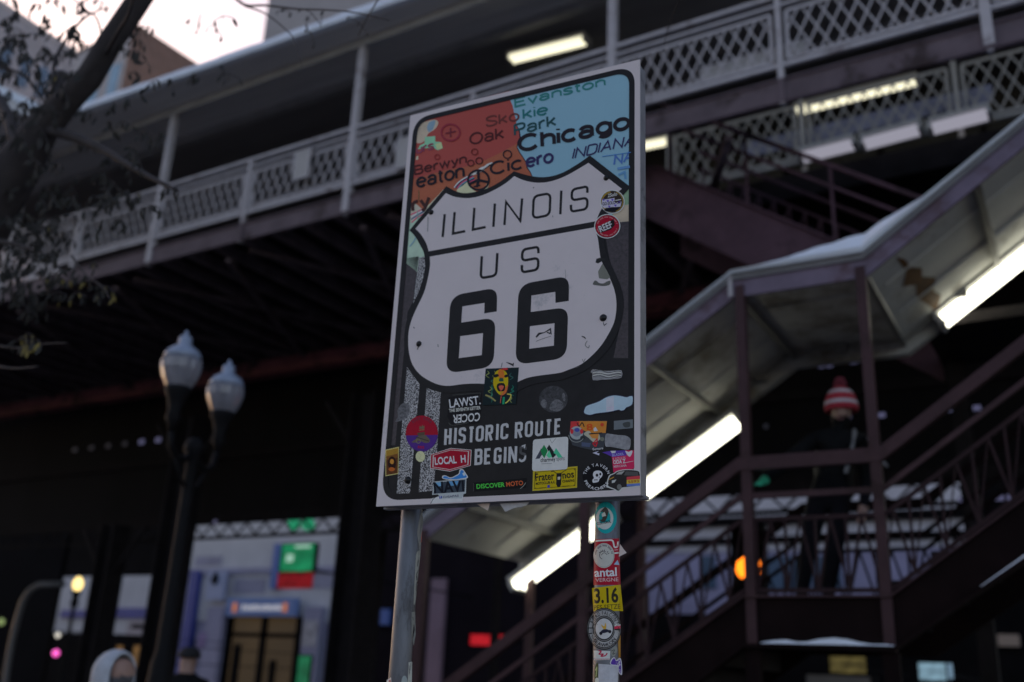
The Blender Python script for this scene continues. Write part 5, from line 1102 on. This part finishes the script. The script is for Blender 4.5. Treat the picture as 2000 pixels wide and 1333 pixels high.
b = MB(); vs = [p+nrm*o_+Vector((0, 0, z)) for p in (p0-d*3, p1) for o_, z in ((-.03, .001), (4, .001), (4, .16), (-.03, .14))]; b.add(vs, [(0, 1, 2, 3), (7, 6, 5, 4), (0, 4, 5, 1), (1, 5, 6, 2), (2, 6, 7, 3), (3, 7, 4, 0)]); b.build("snow", SNOW, sr)

# ------------------------------------------------------------------ shop fronts across the street
FY = 34.0
SHOPW = mat("pale_shop_wall", (.54, .53, .55), .7, noise=.12, scale=.7); SHOPB = mat("lilac_grey_shop_wall", (.30, .29, .40), .7, noise=.15, scale=.6); SHOPD = mat("dark_shop_front", (.006, .0055, .006), .85, spec=.06, noise=.4, scale=1.5)
BLUESIGN = mat("blue_sign_face", (.08, .15, .42), .4, noise=.1, scale=2); DEEPBLUE = mat("deep_blue_sign_face", (.03, .05, .28), .4, noise=.1, scale=2); WARM = glow("warm_lit_interior", (.9, .55, .22), .022, .8, .5)
PINKW = mat("pinkish_wall", (.26, .17, .21), .7, noise=.15, scale=.8)
def rect(b, x0, y0, x1, y1, Y, dep, z0=None, z1=None):              # a box whose front face spans the given corners
    a, c = at(x0, y1, Y), at(x1, y0, Y); b.box((a.x, Y, a.z if z0 is None else z0), (c.x, Y+dep, c.z if z1 is None else z1)); return b
def shop(name, label, x0, x1, y):
    a, c = at(x0, y, FY), at(x1, y, FY); return thing(name, label, "building", ((a.x+c.x)/2, FY+3, 0))
t = shop("shop_building", "pale building with a blue sign over its warm-lit entrance, lower left", 362, 662, 1200)
rect(MB(), 362, 1110, 662, 1110, FY, 8, 3.55, 13).build("upper_wall", SHOPW, t); bb = MB(); rect(bb, 362, 1120, 662, 1120, FY+.05, 8, 0, 3.54); bb.build("lower_wall", SHOPB, t)
rect(MB(), 362, 1118, 660, 1112, FY-.12, .11).build("cornice", SHOPB, t)
pane = rect(MB(), 440, 1205, 580, 1345, FY-.02, .06, .1); en = pane.build("entrance", WARM, t)
b = MB()
for x in (440, 508, 576): rect(b, x, 1205, x+4, 1345, FY-.06, .03, .1)
rect(b, 444, 1238, 576, 1243, FY-.06, .03); b.build("frame", SHOPD, en)
b = MB(); rect(b, 446, 1260, 472, 1345, FY-.04, .015, .1); rect(b, 520, 1290, 540, 1345, FY-.04, .015, .1); b.build("dark_counter", SHOPD, en)
b = MB()
for x0, x1, y0, y1 in ((380, 434, 1086, 1106), (455, 520, 1130, 1160), (600, 650, 1120, 1150)): rect(b, x0, y0, x1, y1, FY-.03, .07)
b.build("wall_panel", mat("greyer_wall_panel", (.30, .29, .38), .6, noise=.2, scale=1), t)
for x0, x1, c in ((384, 438, SHOPB), (580, 628, SHOPB)): rect(MB(), x0, 1185, x1, 1345, FY-.35, .33, .1).build("pilaster", c, t)
sg_ = rect(MB(), 440, 1168, 580, 1203, FY-.45, .2).build("fascia_sign", mat("lit_blue_sign", (.14, .24, .5), .4, noise=.08, scale=2), t)
b = MB(); xs = [472, 480, 487, 494, 501, 509, 516, 523, 530, 537, 544]
for i, x in enumerate(xs): rect(b, x, 1181+(i % 3), x+5, 1193-(i % 2), FY-.47, .019)
b.build("lettering", glow("white_sign_letters", (.9, .9, 1), .35), sg_)
for x in (454, 552):
    b = MB(); rect(b, x-1, 1178, x+9, 1196, FY-.47, .019); b.build("emblem", glow("orange_sign_emblem", (1, .32, .14), .28), sg_)
pq = rect(MB(), 400, 1115, 441, 1172, FY-.5, .2).build("plaque", mat("pale_blue_plaque", (.34, .38, .54), .5, noise=.1, scale=2), t); b = MB(); c = at(420, 1133, FY-.52); b.lathe((c.x, FY-.51, c.z-.25), [(.02, 0), (.14, .1), (.2, .3), (.12, .5), (.03, .62)], 10); b.build("emblem", SHOPD, pq)
b = MB(); rect(b, 525, 1062, 548, 1150, FY-.3, .29); rect(b, 548, 1178, 556, 1170, FY-.3, .29); b.build("blue_pier", BLUESIGN, t)
rect(MB(), 355, 1115, 372, 1345, FY-.3, .3, .1).build("blue_pier", DEEPBLUE, t)
rect(MB(), 588, 1212, 622, 1262, FY-.37, .015).build("poster", mat("pale_poster", (.4, .38, .40), .6, noise=.5, scale=3), t); rect(MB(), 634, 1205, 656, 1345, FY-.02, .06, .1).build("window", SHOPD, t)
rect(MB(), 366, 1250, 380, 1345, FY-.02, .06, .1).build("window", SHOPD, t); rect(MB(), 384, 1236, 404, 1266, FY-.37, .015).build("notice", mat("violet_notice", (.25, .18, .36), .6, noise=.4, scale=3), t)
t = shop("corner_shop", "pale shop building with a dark blue strip of lettering, far lower left", 108, 318, 1200)
rect(MB(), 104, 1240, 320, 1240, FY+.02, 8, at(200, 1238, FY).z, at(200, 1126, FY).z).build("upper_wall", SHOPW, t); rect(MB(), 104, 1240, 345, 1240, FY+.04, 8, at(200, 1126, FY).z+.001, 13).build("dark_upper_storey", SHOPD, t); rect(MB(), 104, 1240, 320, 1240, FY+.06, 8, 0, at(200, 1238, FY).z-.01).build("lower_wall", SHOPD, t)
rect(MB(), 190, 1188, 305, 1207, FY-.12, .13).build("blue_sign", DEEPBLUE, t); rect(MB(), 116, 1192, 172, 1207, FY-.12, .13).build("blue_sign", DEEPBLUE, t)
rect(MB(), 245, 1212, 306, 1240, FY-.15, .16).build("grey_sign", mat("pinkish_grey_sign", (.40, .35, .37), .6, noise=.1, scale=2), t); bq = MB(); rect(bq, 256, 1220, 290, 1228, FY-.165, .012); bq.build("dark_lettering", SHOPD, t)
rect(MB(), 290, 1215, 308, 1345, FY-.22, .21, .1).build("pier", PINKW, t)
for x0, x1 in ((222, 240), (256, 284)): rect(MB(), x0, 1262, x1, 1300, FY+.02, .03).build("lit_window", glow("orange_lit_window", (1, .5, .12), .07, .7, 3), t)
t = shop("plain_building", "dim lilac-grey building seen between the sign posts", 800, 1240, 1250)
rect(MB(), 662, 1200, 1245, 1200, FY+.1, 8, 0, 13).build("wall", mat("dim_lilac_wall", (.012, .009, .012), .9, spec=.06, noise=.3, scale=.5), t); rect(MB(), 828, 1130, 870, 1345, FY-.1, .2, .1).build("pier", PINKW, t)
for x0, x1 in ((666, 700), (715, 760)): rect(MB(), x0, 1190, x1, 1220, FY-.12, .2).build("blue_sign", BLUESIGN, t)
rect(MB(), 640, 1260, 648, 1330, FY-.4, .1).build("green_light_strip", glow("green_light_strip", (.1, .8, .05), .16), t)
t = shop("white_building", "pale building glimpsed through the stair railings", 1245, 1850, 1100)
rect(MB(), 1245, 1100, 1900, 1100, FY, 8, at(1500, 1075, FY).z, 13).build("upper_wall", mat("pale_upper_wall", (.58, .56, .60), .7, noise=.15, scale=.7), t); rect(MB(), 1245, 1110, 1900, 1110, FY+.06, 8, at(1500, 1200, FY).z, at(1500, 1075, FY).z-.01).build("lower_wall", mat("lilac_lower_wall", (.32, .30, .44), .6, noise=.25, scale=.6), t)
rect(MB(), 1245, 1110, 1900, 1110, FY+.07, 8, 0, at(1500, 1200, FY).z-.01).build("dark_ground_floor", SHOPD, t)
b = MB(); rect(b, 1245, 1008, 1900, 1018, FY-.2, .2); rect(b, 1245, 1050, 1900, 1056, FY-.1, .1); b.build("string_course", SHOPD, t)
for x0, x1 in ((1370, 1396), (1500, 1560), (1585, 1640)): rect(MB(), x0, 1085, x1, 1150, FY-.02, .09).build("window", WIN, t)
far = thing("dark_building", "dark building wall below the stair at the lower right", "building", (at(1800, 1280, FY).x+4, FY+3, 0)); rect(MB(), 1900, 1250, 2500, 1250, FY+.1, 8, 0, 13).build("wall", SHOPD, far); rect(MB(), 1950, 1240, 1990, 1262, FY-.1, .1).build("tan_sign", mat("tan_sign_face", (.4, .3, .22), .6, noise=.1, scale=2), far)
# far end wall keeps the street behind the tracks closed
t = shop("far_left_building", "dark building beyond the corner shop at the extreme left", -600, 100, 1200); rect(MB(), -700, 1200, 103, 1200, FY+.3, 8, 0, 14).build("wall", mat("dim_grey_wall", (.006, .006, .007), .9, spec=.05, noise=.3, scale=.5), t)

def sign_box(name, label, cat, x0, y0, x1, y1, Y, m, dep=.15, pole=True):
    a, c = at(x0, y1, Y), at(x1, y0, Y); t = thing(name, label, cat, ((a.x+c.x)/2, Y, a.z)); b = MB(); b.box((a.x, Y, a.z), (c.x, Y+dep, c.z)); b.build("face", m, t)
    f_ = MB(); e = .03
    for q in (((a.x-e, Y-.02, a.z-e), (c.x+e, Y+dep+.02, a.z-.001)), ((a.x-e, Y-.02, c.z+.001), (c.x+e, Y+dep+.02, c.z+e)), ((a.x-e, Y-.02, a.z), (a.x-.001, Y+dep+.02, c.z)), ((c.x+.001, Y-.02, a.z), (c.x+e, Y+dep+.02, c.z))): f_.box(*q)
    if pole: f_.box(((a.x+c.x)/2-.03, Y+dep+.02, a.z+.1), ((a.x+c.x)/2+.03, FY-.01, a.z+.16))
    f_.build("frame", SHOPD, t); return t
GREEN = glow("green_lit_sign", (.02, .55, .22), .22, .4, 2.5); REDL = glow("red_led_display", (1, .02, .04), .10, .95, 5)
t = sign_box("shop_sign", "green lit projecting sign with a red display under it", "sign", 546, 1062, 616, 1117, 23.6, GREEN)
rect(MB(), 540, 1118, 608, 1150, 23.6, .12).build("red_display", REDL, t)
for x0, y0, x1, y1 in ((558, 1083, 573, 1098), (576, 1064, 606, 1071)): rect(MB(), x0, y0, x1, y1, 23.58, .018).build("pale_mark", glow("pale_green_mark", (.6, 1, .8), .35), t)
for x in (572, 600):
    c = at(x, 1024, 23.6); b = MB(); b.tube([(c.x, 23.55, c.z), (c.x, 23.75, c.z)], .19, 18); b.build("round_light", glow("green_round_light", (.03, .65, .3), .25, .3, 3), t)
sign_box("banner", "small green hanging banner at the bottom edge, below the pale entrance", "banner", 577, 1282, 608, 1345, 20.5, glow("green_banner", (.03, .5, .22), .14, .5, 3), .03, False)
t = sign_box("red_lit_sign", "red lit display glowing between the sign posts", "sign", 918, 1241, 990, 1260, 20, glow("red_lit_letters", (1, .02, .04), .30, .6, 9), .1)
sign_box("yellow_shop_sign", "dull yellow sign beneath the stair landing", "sign", 1622, 1284, 1690, 1314, 22, glow("yellow_lit_sign", (.75, .6, .2), .06, .8, 3), .1)
sign_box("pale_awning", "pale grey awning at the bottom edge beneath the yellow sign", "awning", 1576, 1322, 1700, 1345, 20, mat("pale_awning_cloth", (.25, .25, .27), .8, noise=.2, scale=2), .6, False)
t = sign_box("lit_screen", "cyan lit screen low at the lower right under the stair", "screen", 1796, 1296, 1846, 1328, 18, glow("cyan_screen", (.45, .75, .95), .26, .4, 3), .08)
rect(MB(), 1850, 1296, 1858, 1326, 18, .08).build("screen_edge", glow("cyan_screen_edge", (.4, .65, .9), .25, .4, 8), t)

# traffic signal and small lamps
def pole(b, x, y, z, r_=.05): b.tube([(x, y, 0), (x, y, z)], r_, 10)
c = at(1461, 1108, 16); t = thing("traffic_signal", "traffic signal with a glowing amber lens behind the stair post", "traffic light", (c.x, 16, 0))
b = MB(); b.box((c.x-.28, 16.0, c.z-.78), (c.x+.28, 16.2, c.z+.68)); b.build("housing", IRON, t); b = MB(); pole(b, c.x, 16.3, c.z+.7, .06); b.bar((c.x, 16.1, c.z), (c.x, 16.3, c.z), .05, .05); b.build("post", IRON, t)
for dz, m in ((.52, SHOPD), (0, glow("amber_lens", (1, .20, .01), 2.2)), (-.52, SHOPD)):
    b = MB(); b.lathe((0, 0, 0), [(.21, 0), (.19, .03), (.10, .05), (.01, .055)], 20); b.v = [Vector((c.x+v.x, 16.0-v.z, c.z+dz+v.y)) for v in b.v]; ln = b.build("lens", m, t, smooth=True)
    b = MB()
    for k in range(12):
        a0 = R(10+160*k/12); a1 = R(10+160*(k+1)/12); b.add([(c.x+.25*math.cos(q), y_, c.z+dz+.25*math.sin(q)) for q, y_ in ((a0, 16), (a1, 16), (a1, 15.83), (a0, 15.83))], [(0, 1, 2, 3)])
    b.build("visor", IRON, ln, fix=False)
c = at(152, 1142, 21); t = thing("street_lamp", "small yellow-lit street lamp far behind the station at lower left", "street lamp", (c.x, 21, 0)); b = MB(); pole(b, c.x, 21, c.z-.2, .06); b.lathe((c.x, 21, c.z-.75), [(.07, 0), (.13, .15), (.09, .35), (.16, .55), (.05, .56)], 12); b.build("post", IRON, t)
b = MB(); b.lathe((c.x, 21, c.z-.18), [(.09, 0), (.15, .12), (.16, .24), (.10, .36), (.03, .42)], 16); b.build("globe", glow("warm_lamp_globe", (1, .72, .25), 1.5), t, smooth=True)
def bulb(name, label, x, y, Y, r_, m):
    c = at(x, y, Y); t = thing(name, label, "light", (c.x, Y, c.z)); b = MB(); b.lathe((c.x, Y, c.z-r_), [(.3*r_, 0), (.85*r_, .45*r_), (r_, r_), (.85*r_, 1.55*r_), (.3*r_, 2*r_)], 14); b.build("globe", m, t, smooth=True)
    b = MB(); b.lathe((c.x, Y, c.z-r_*1.5), [(.35*r_, 0), (.35*r_, .49*r_)], 10); b.bar((c.x, Y+.01, c.z-r_*1.4), (c.x, FY, c.z-r_*1.4), .03, .03); b.build("holder", IRON, t)
bulb("neon_light", "small pink glowing light at the lower left", 109, 1276, 22, .11, glow("pink_neon", (1, .12, .55), 1.1)); bulb("shop_lamp", "small white lamp above the pink light at the lower left", 113, 1241, 22, .08, glow("white_shop_lamp", (1, .95, .8), .6)); bulb("window_lamp", "small pale green lamp at the extreme left edge", 2, 1215, 22, .12, glow("pale_green_lamp", (.6, .8, .3), .25))
t = thing("arched_frame", "pale arched tubular frame at the lower left edge", "frame", (at(40, 1333, 14).x, 14, 0)); b = MB(); P = [at(x, y, 14) for x, y in spline([(0, 1420), (10, 1333), (22, 1260), (40, 1190), (56, 1158), (78, 1142)], 4)]; b.tube([Vector((P[0].x, 14, 0))]+P+[Vector((P[-1].x+.8, 14, P[-1].z))], .07, 8); b.build("tube", mat("pale_grey_tube", (.10, .10, .105), .5, noise=.2, scale=4), t, smooth=True)
b = MB(); b.bar((P[-1].x+.7, 14, 0), (P[-1].x+.7, 14, P[-1].z), .06, .06, (0, 1, 0)); b.build("leg", SHOPD, t)
c = at(712, 1120, 15); t = thing("security_camera", "small pale camera-like fitting on a thin post left of the sign's left post", "camera", (c.x, 15, c.z)); b = MB(); b.bar((c.x-.12, 15, c.z-.05), (c.x+.14, 14.9, c.z+.04), .12, .11); b.build("housing", mat("pale_fitting", (.5, .5, .55), .5, noise=.1, scale=5), t); b = MB(); b.bar((c.x+.14, 15, c.z), (c.x+.35, 15, c.z), .03, .03); b.tube([(c.x+.38, 15, 0), (c.x+.38, 15, 4.2)], .06, 8); b.build("post", DARKSTEEL, t)

# ------------------------------------------------------------------ people
SKIN = mat("skin", (.36, .22, .17), .55, noise=.08, scale=14)
def skinned(name, joints, edges, root, mats, pick, parent):
    me = bpy.data.meshes.new(name); me.from_pydata([j[0] for j in joints], [], []) if False else me.from_pydata([j[0] for j in joints], edges, [])
    o = bpy.data.objects.new(name, me); COL.objects.link(o)
    o.modifiers.new("s", 'SKIN'); o.modifiers["s"].use_smooth_shade = True; sv = me.skin_vertices[0].data
    for i, j in enumerate(joints): sv[i].radius = j[1] if isinstance(j[1], tuple) else (j[1], j[1]); sv[i].use_root = (i == root)
    s = o.modifiers.new("d", 'SUBSURF'); s.levels = 2; s.render_levels = 2
    dg = bpy.context.evaluated_depsgraph_get(); dg.update(); m2 = bpy.data.meshes.new_from_object(o.evaluated_get(dg)); bpy.data.objects.remove(o)
    p = origin(parent)
    for m in mats: m2.materials.append(m)
    for f_ in m2.polygons: f_.material_index = pick(f_.center); f_.use_smooth = True
    m2.transform(Matrix.Identity(4)); o = bpy.data.objects.new(name, m2); COL.objects.link(o); o.parent = parent; return o
def person(label, pos, rz_, coat, trouser, lh=None, hat=None, k=1., lean=0.):
    """a standing figure, feet at pos, facing local -Y; lh = the left hand's local target"""
    t = thing("person", label, "person", pos); t.rotation_euler = (0, 0, 0); M_ = Matrix.Rotation(rz_, 4, 'Z') @ Matrix.Scale(k, 4) @ Matrix(((1, 0, lean, 0), (0, 1, 0, 0), (0, 0, 1, 0), (0, 0, 0, 1)))
    J = []; E_ = []
    def j(p, r_, par=None): J.append((tuple(M_ @ Vector(p)), r_)); i = len(J)-1; (E_.append((par, i)) if par is not None else None); return i
    pel = j((0, 0, .95), (.15, .12)); wst = j((0, 0, 1.12), (.145, .115), pel); chs = j((0, -.02, 1.30), (.175, .135), wst); up = j((0, 0, 1.42), (.15, .11), chs); nk = j((0, -.01, 1.50), .06, up); hd = j((0, -.045, 1.585), (.078, .09), nk); tp_ = j((0, -.045, 1.68), (.08, .095), hd); tt = j((0, -.03, 1.735), .05, tp_)
    nose = j((0, -.145, 1.60), .013, hd)
    for s_ in (-1, 1):
        hp = j((s_*.09, 0, .88), .095, pel); kn = j((s_*.10, -.03, .49), .068, hp); an = j((s_*.10, .03, .09), .048, kn); to = j((s_*.11, -.13, .05), .042, an)
        sh = j((s_*.19, 0, 1.40), .075, up); tgt = Vector(lh) if (lh and s_ == (1 if lh[0] > 0 else -1)) else Vector((s_*.27, -.08, .83)); shv = Vector((s_*.19, 0, 1.40)); el = (shv+tgt)*.5+Vector((s_*.05, .08, -.02))
        e_ = j(el, .058, sh); wr = j(tgt, .038, e_); dirv = (tgt-el).normalized(); pm = j(tgt+dirv*.06, (.038, .025), wr)
        for k in range(4): o_ = Vector((s_*(-.024+.016*k), 0, 0)); f1 = j(tgt+dirv*.11+o_, .0095, pm); j(tgt+dirv*(.145+.012*(1.5-abs(k-1.5)))+o_+Vector((0, -.02, 0)), .0085, f1)
        th = j(tgt+dirv*.07+Vector((-s_*.045, -.015, 0)), .011, pm); j(tgt+dirv*.10+Vector((-s_*.05, -.03, 0)), .0095, th)
    hz = Vector(J[-1][0])
    def pick(c):
        if c.z > 1.505: return 0
        l_ = (M_.inverted() @ c)
        if lh and (l_-Vector(lh)).length < .17 and (l_-Vector(lh)).dot(Vector(lh)-Vector((.19 if lh[0] > 0 else -.19, 0, 1.4))) > 0: return 3
        if abs(l_.x) > .2 and l_.z < .84: return 0
        return 1 if c.z > .90 else (2 if c.z > .1 else 4)
    body = skinned("body", J, E_, 0, [SKIN, coat, trouser, mat("green_knit_glove", (.04, .50, .28), .8, noise=.2, scale=60), mat("dark_shoe", (.015, .014, .014), .6, noise=.2, scale=20)], pick, t)
    P0 = Vector(pos)
    for s_ in (-1, 1):
        b = MB(); c = M_ @ Vector((s_*.034, -.122, 1.635)); b.lathe(P0+c-Vector((0, 0, .008)), [(.004, 0), (.011, .005), (.011, .011), (.004, .016)], 8); b.build("eye", mat("dark_eye", (.02, .015, .012), .3, noise=.1, scale=40), t)
    b = MB(); c = M_ @ Vector((0, -.128, 1.552)); a = M_ @ Vector((1, 0, 0)); b.bar(P0+c-a*.024, P0+c+a*.024, .01, .009); b.build("mouth", mat("lip", (.25, .09, .08), .5, noise=.1, scale=40), t)
    hat(t, P0, M_) if hat else None
    return t
KR, KW_ = mat("red_knit", (.42, .03, .05), .9, noise=.2, scale=120), mat("white_knit", (.55, .52, .54), .9, noise=.15, scale=120)
def bobble(t, P0, M_):
    c = P0+(M_ @ Vector((0, -.035, 1.635))); prof = [(.118, 0), (.128, .02), (.128, .045), (.124, .075), (.116, .105), (.104, .135), (.086, .165), (.06, .19), (.025, .205)]
    b = MB(); n_ = 28
    for i in range(len(prof)-1):
        b.mi = (0, 0, 1, 0, 0, 1, 0, 0)[i]; (r0, h0), (r1, h1) = prof[i], prof[i+1]; vs = [c+Vector((r_*math.cos(q*2*math.pi/n_), r_*1.08*math.sin(q*2*math.pi/n_), h)) for r_, h in ((r0, h0), (r1, h1)) for q in range(n_)]
        b.add(vs, [(q, (q+1) % n_, (q+1) % n_+n_, q+n_) for q in range(n_)])
    hb = b.build("knitted_hat", [KR, KW_], t, smooth=True)
    b = MB(); rb = random.Random(4)
    for _ in range(170):
        d_ = Vector((rb.gauss(0, 1), rb.gauss(0, 1), rb.gauss(0, 1))).normalized(); q = c+Vector((0, 0, .235)); b.tube([q+d_*.01, q+d_*rb.uniform(.04, .056)], [.006, .004], 4)
    b.build("bobble", mat("dull_red_bobble", (.30, .06, .09), .9, noise=.25, scale=80), hb)
    b = MB(); P = [P0+(M_ @ Vector(q)) for q in ((.115, .10, 1.36), (.12, .0, 1.485), (.125, -.10, 1.44), (.12, -.15, 1.28), (.10, -.13, 1.10))]; b.tube(P, .016, 6); b.build("rucksack_strap", mat("grey_strap", (.22, .22, .22), .8, noise=.2, scale=40), t)
    b = MB(); P = [P0+(M_ @ Vector(q)) for q in ((.235, -.07, 1.40), (.32, -.16, 1.24), (.40, -.27, 1.12))]; b.tube(P, .012, 6); b.build("sleeve_piping", mat("grey_strap", (0, 0, 0)), t)
    b = MB(); q0 = P0+(M_ @ Vector((0, .19, 1.2))); b.lathe(q0-Vector((0, 0, .26)), [(.10, 0), (.15, .05), (.155, .3), (.13, .45), (.06, .5)], 14); b.build("rucksack", mat("black_rucksack", (.015, .015, .016), .8, noise=.2, scale=30), t, smooth=True)
COAT = mat("black_jacket", (.008, .0085, .009), .85, noise=.4, scale=20, spec=.12, bump=.6); TROU = mat("dark_trousers", (.009, .009, .012), .85, spec=.12, noise=.3, scale=20)
LEAN = .20; pp = at(1580, 1100, 7.72); hand = at(1484, 962, 7.12)
ang = R(14); Mi = Matrix.Rotation(-ang, 4, 'Z'); pz = Vector((pp.x, 7.72, 2.145)); hl = (Mi @ (hand+Vector((.03, .04, .10))-pz))/.955; hl.x -= LEAN*hl.z
person("person in a red and white bobble hat standing on the stair landing", tuple(pz), ang, COAT, TROU, tuple(hl), bobble, .955, LEAN)
def hood(t, P0, M_):
    c = Vector((0, -.01, 1.60)); b = MB(); n_, m_ = 22, 10; vs = []; fs = []
    for i in range(m_+1):
        th = math.pi*(.04+.62*i/m_)                                   # from the crown's back towards the face opening
        for q in range(n_):
            ph = 2*math.pi*q/n_; r_ = .155*math.sin(th); y_ = .165*math.cos(th)
            vs.append(P0+(M_ @ (c+Vector((r_*math.cos(ph)*.92, y_+.02, r_*math.sin(ph)*1.08+(.03 if math.sin(ph) > 0 else -.06*abs(math.sin(ph))))))))
    fs = [(i*n_+q, i*n_+(q+1) % n_, (i+1)*n_+(q+1) % n_, (i+1)*n_+q) for i in range(m_) for q in range(n_)]+[tuple(range(n_))]
    b.add(vs, fs); o = b.build("hood", mat("pale_grey_hood", (.50, .53, .58), .85, noise=.12, scale=30), t, smooth=True); s = o.modifiers.new("thick", 'SOLIDIFY'); s.thickness = .018
def cap(t, P0, M_):
    b = MB(); b.lathe(P0+(M_ @ Vector((0, -.035, 1.655))), [(.112, 0), (.116, .03), (.10, .075), (.06, .105), (.01, .115)], 18); b.build("dark_cap", mat("dark_cap_cloth", (.015, .015, .017), .85, noise=.2, scale=30), t, smooth=True)
q = atz(231, 1276, 1.76); k_ = 7.4/(q-CP).length if (q-CP).length else 1
d = ray(228, 1300); d = d/math.hypot(d.x, d.y); q = CP+d*7.3
person("person in a pale grey hood at the bottom left edge", (q.x, q.y, .004), R(95), mat("grey_coat", (.10, .10, .11), .8, noise=.2, scale=20), TROU, None, hood, .93)
d = ray(366, 1300); d = d/math.hypot(d.x, d.y); q = CP+d*11.2
person("person in dark clothes and a cap in front of the lamp post column", (q.x, q.y, .004), R(215), COAT, TROU, None, cap)
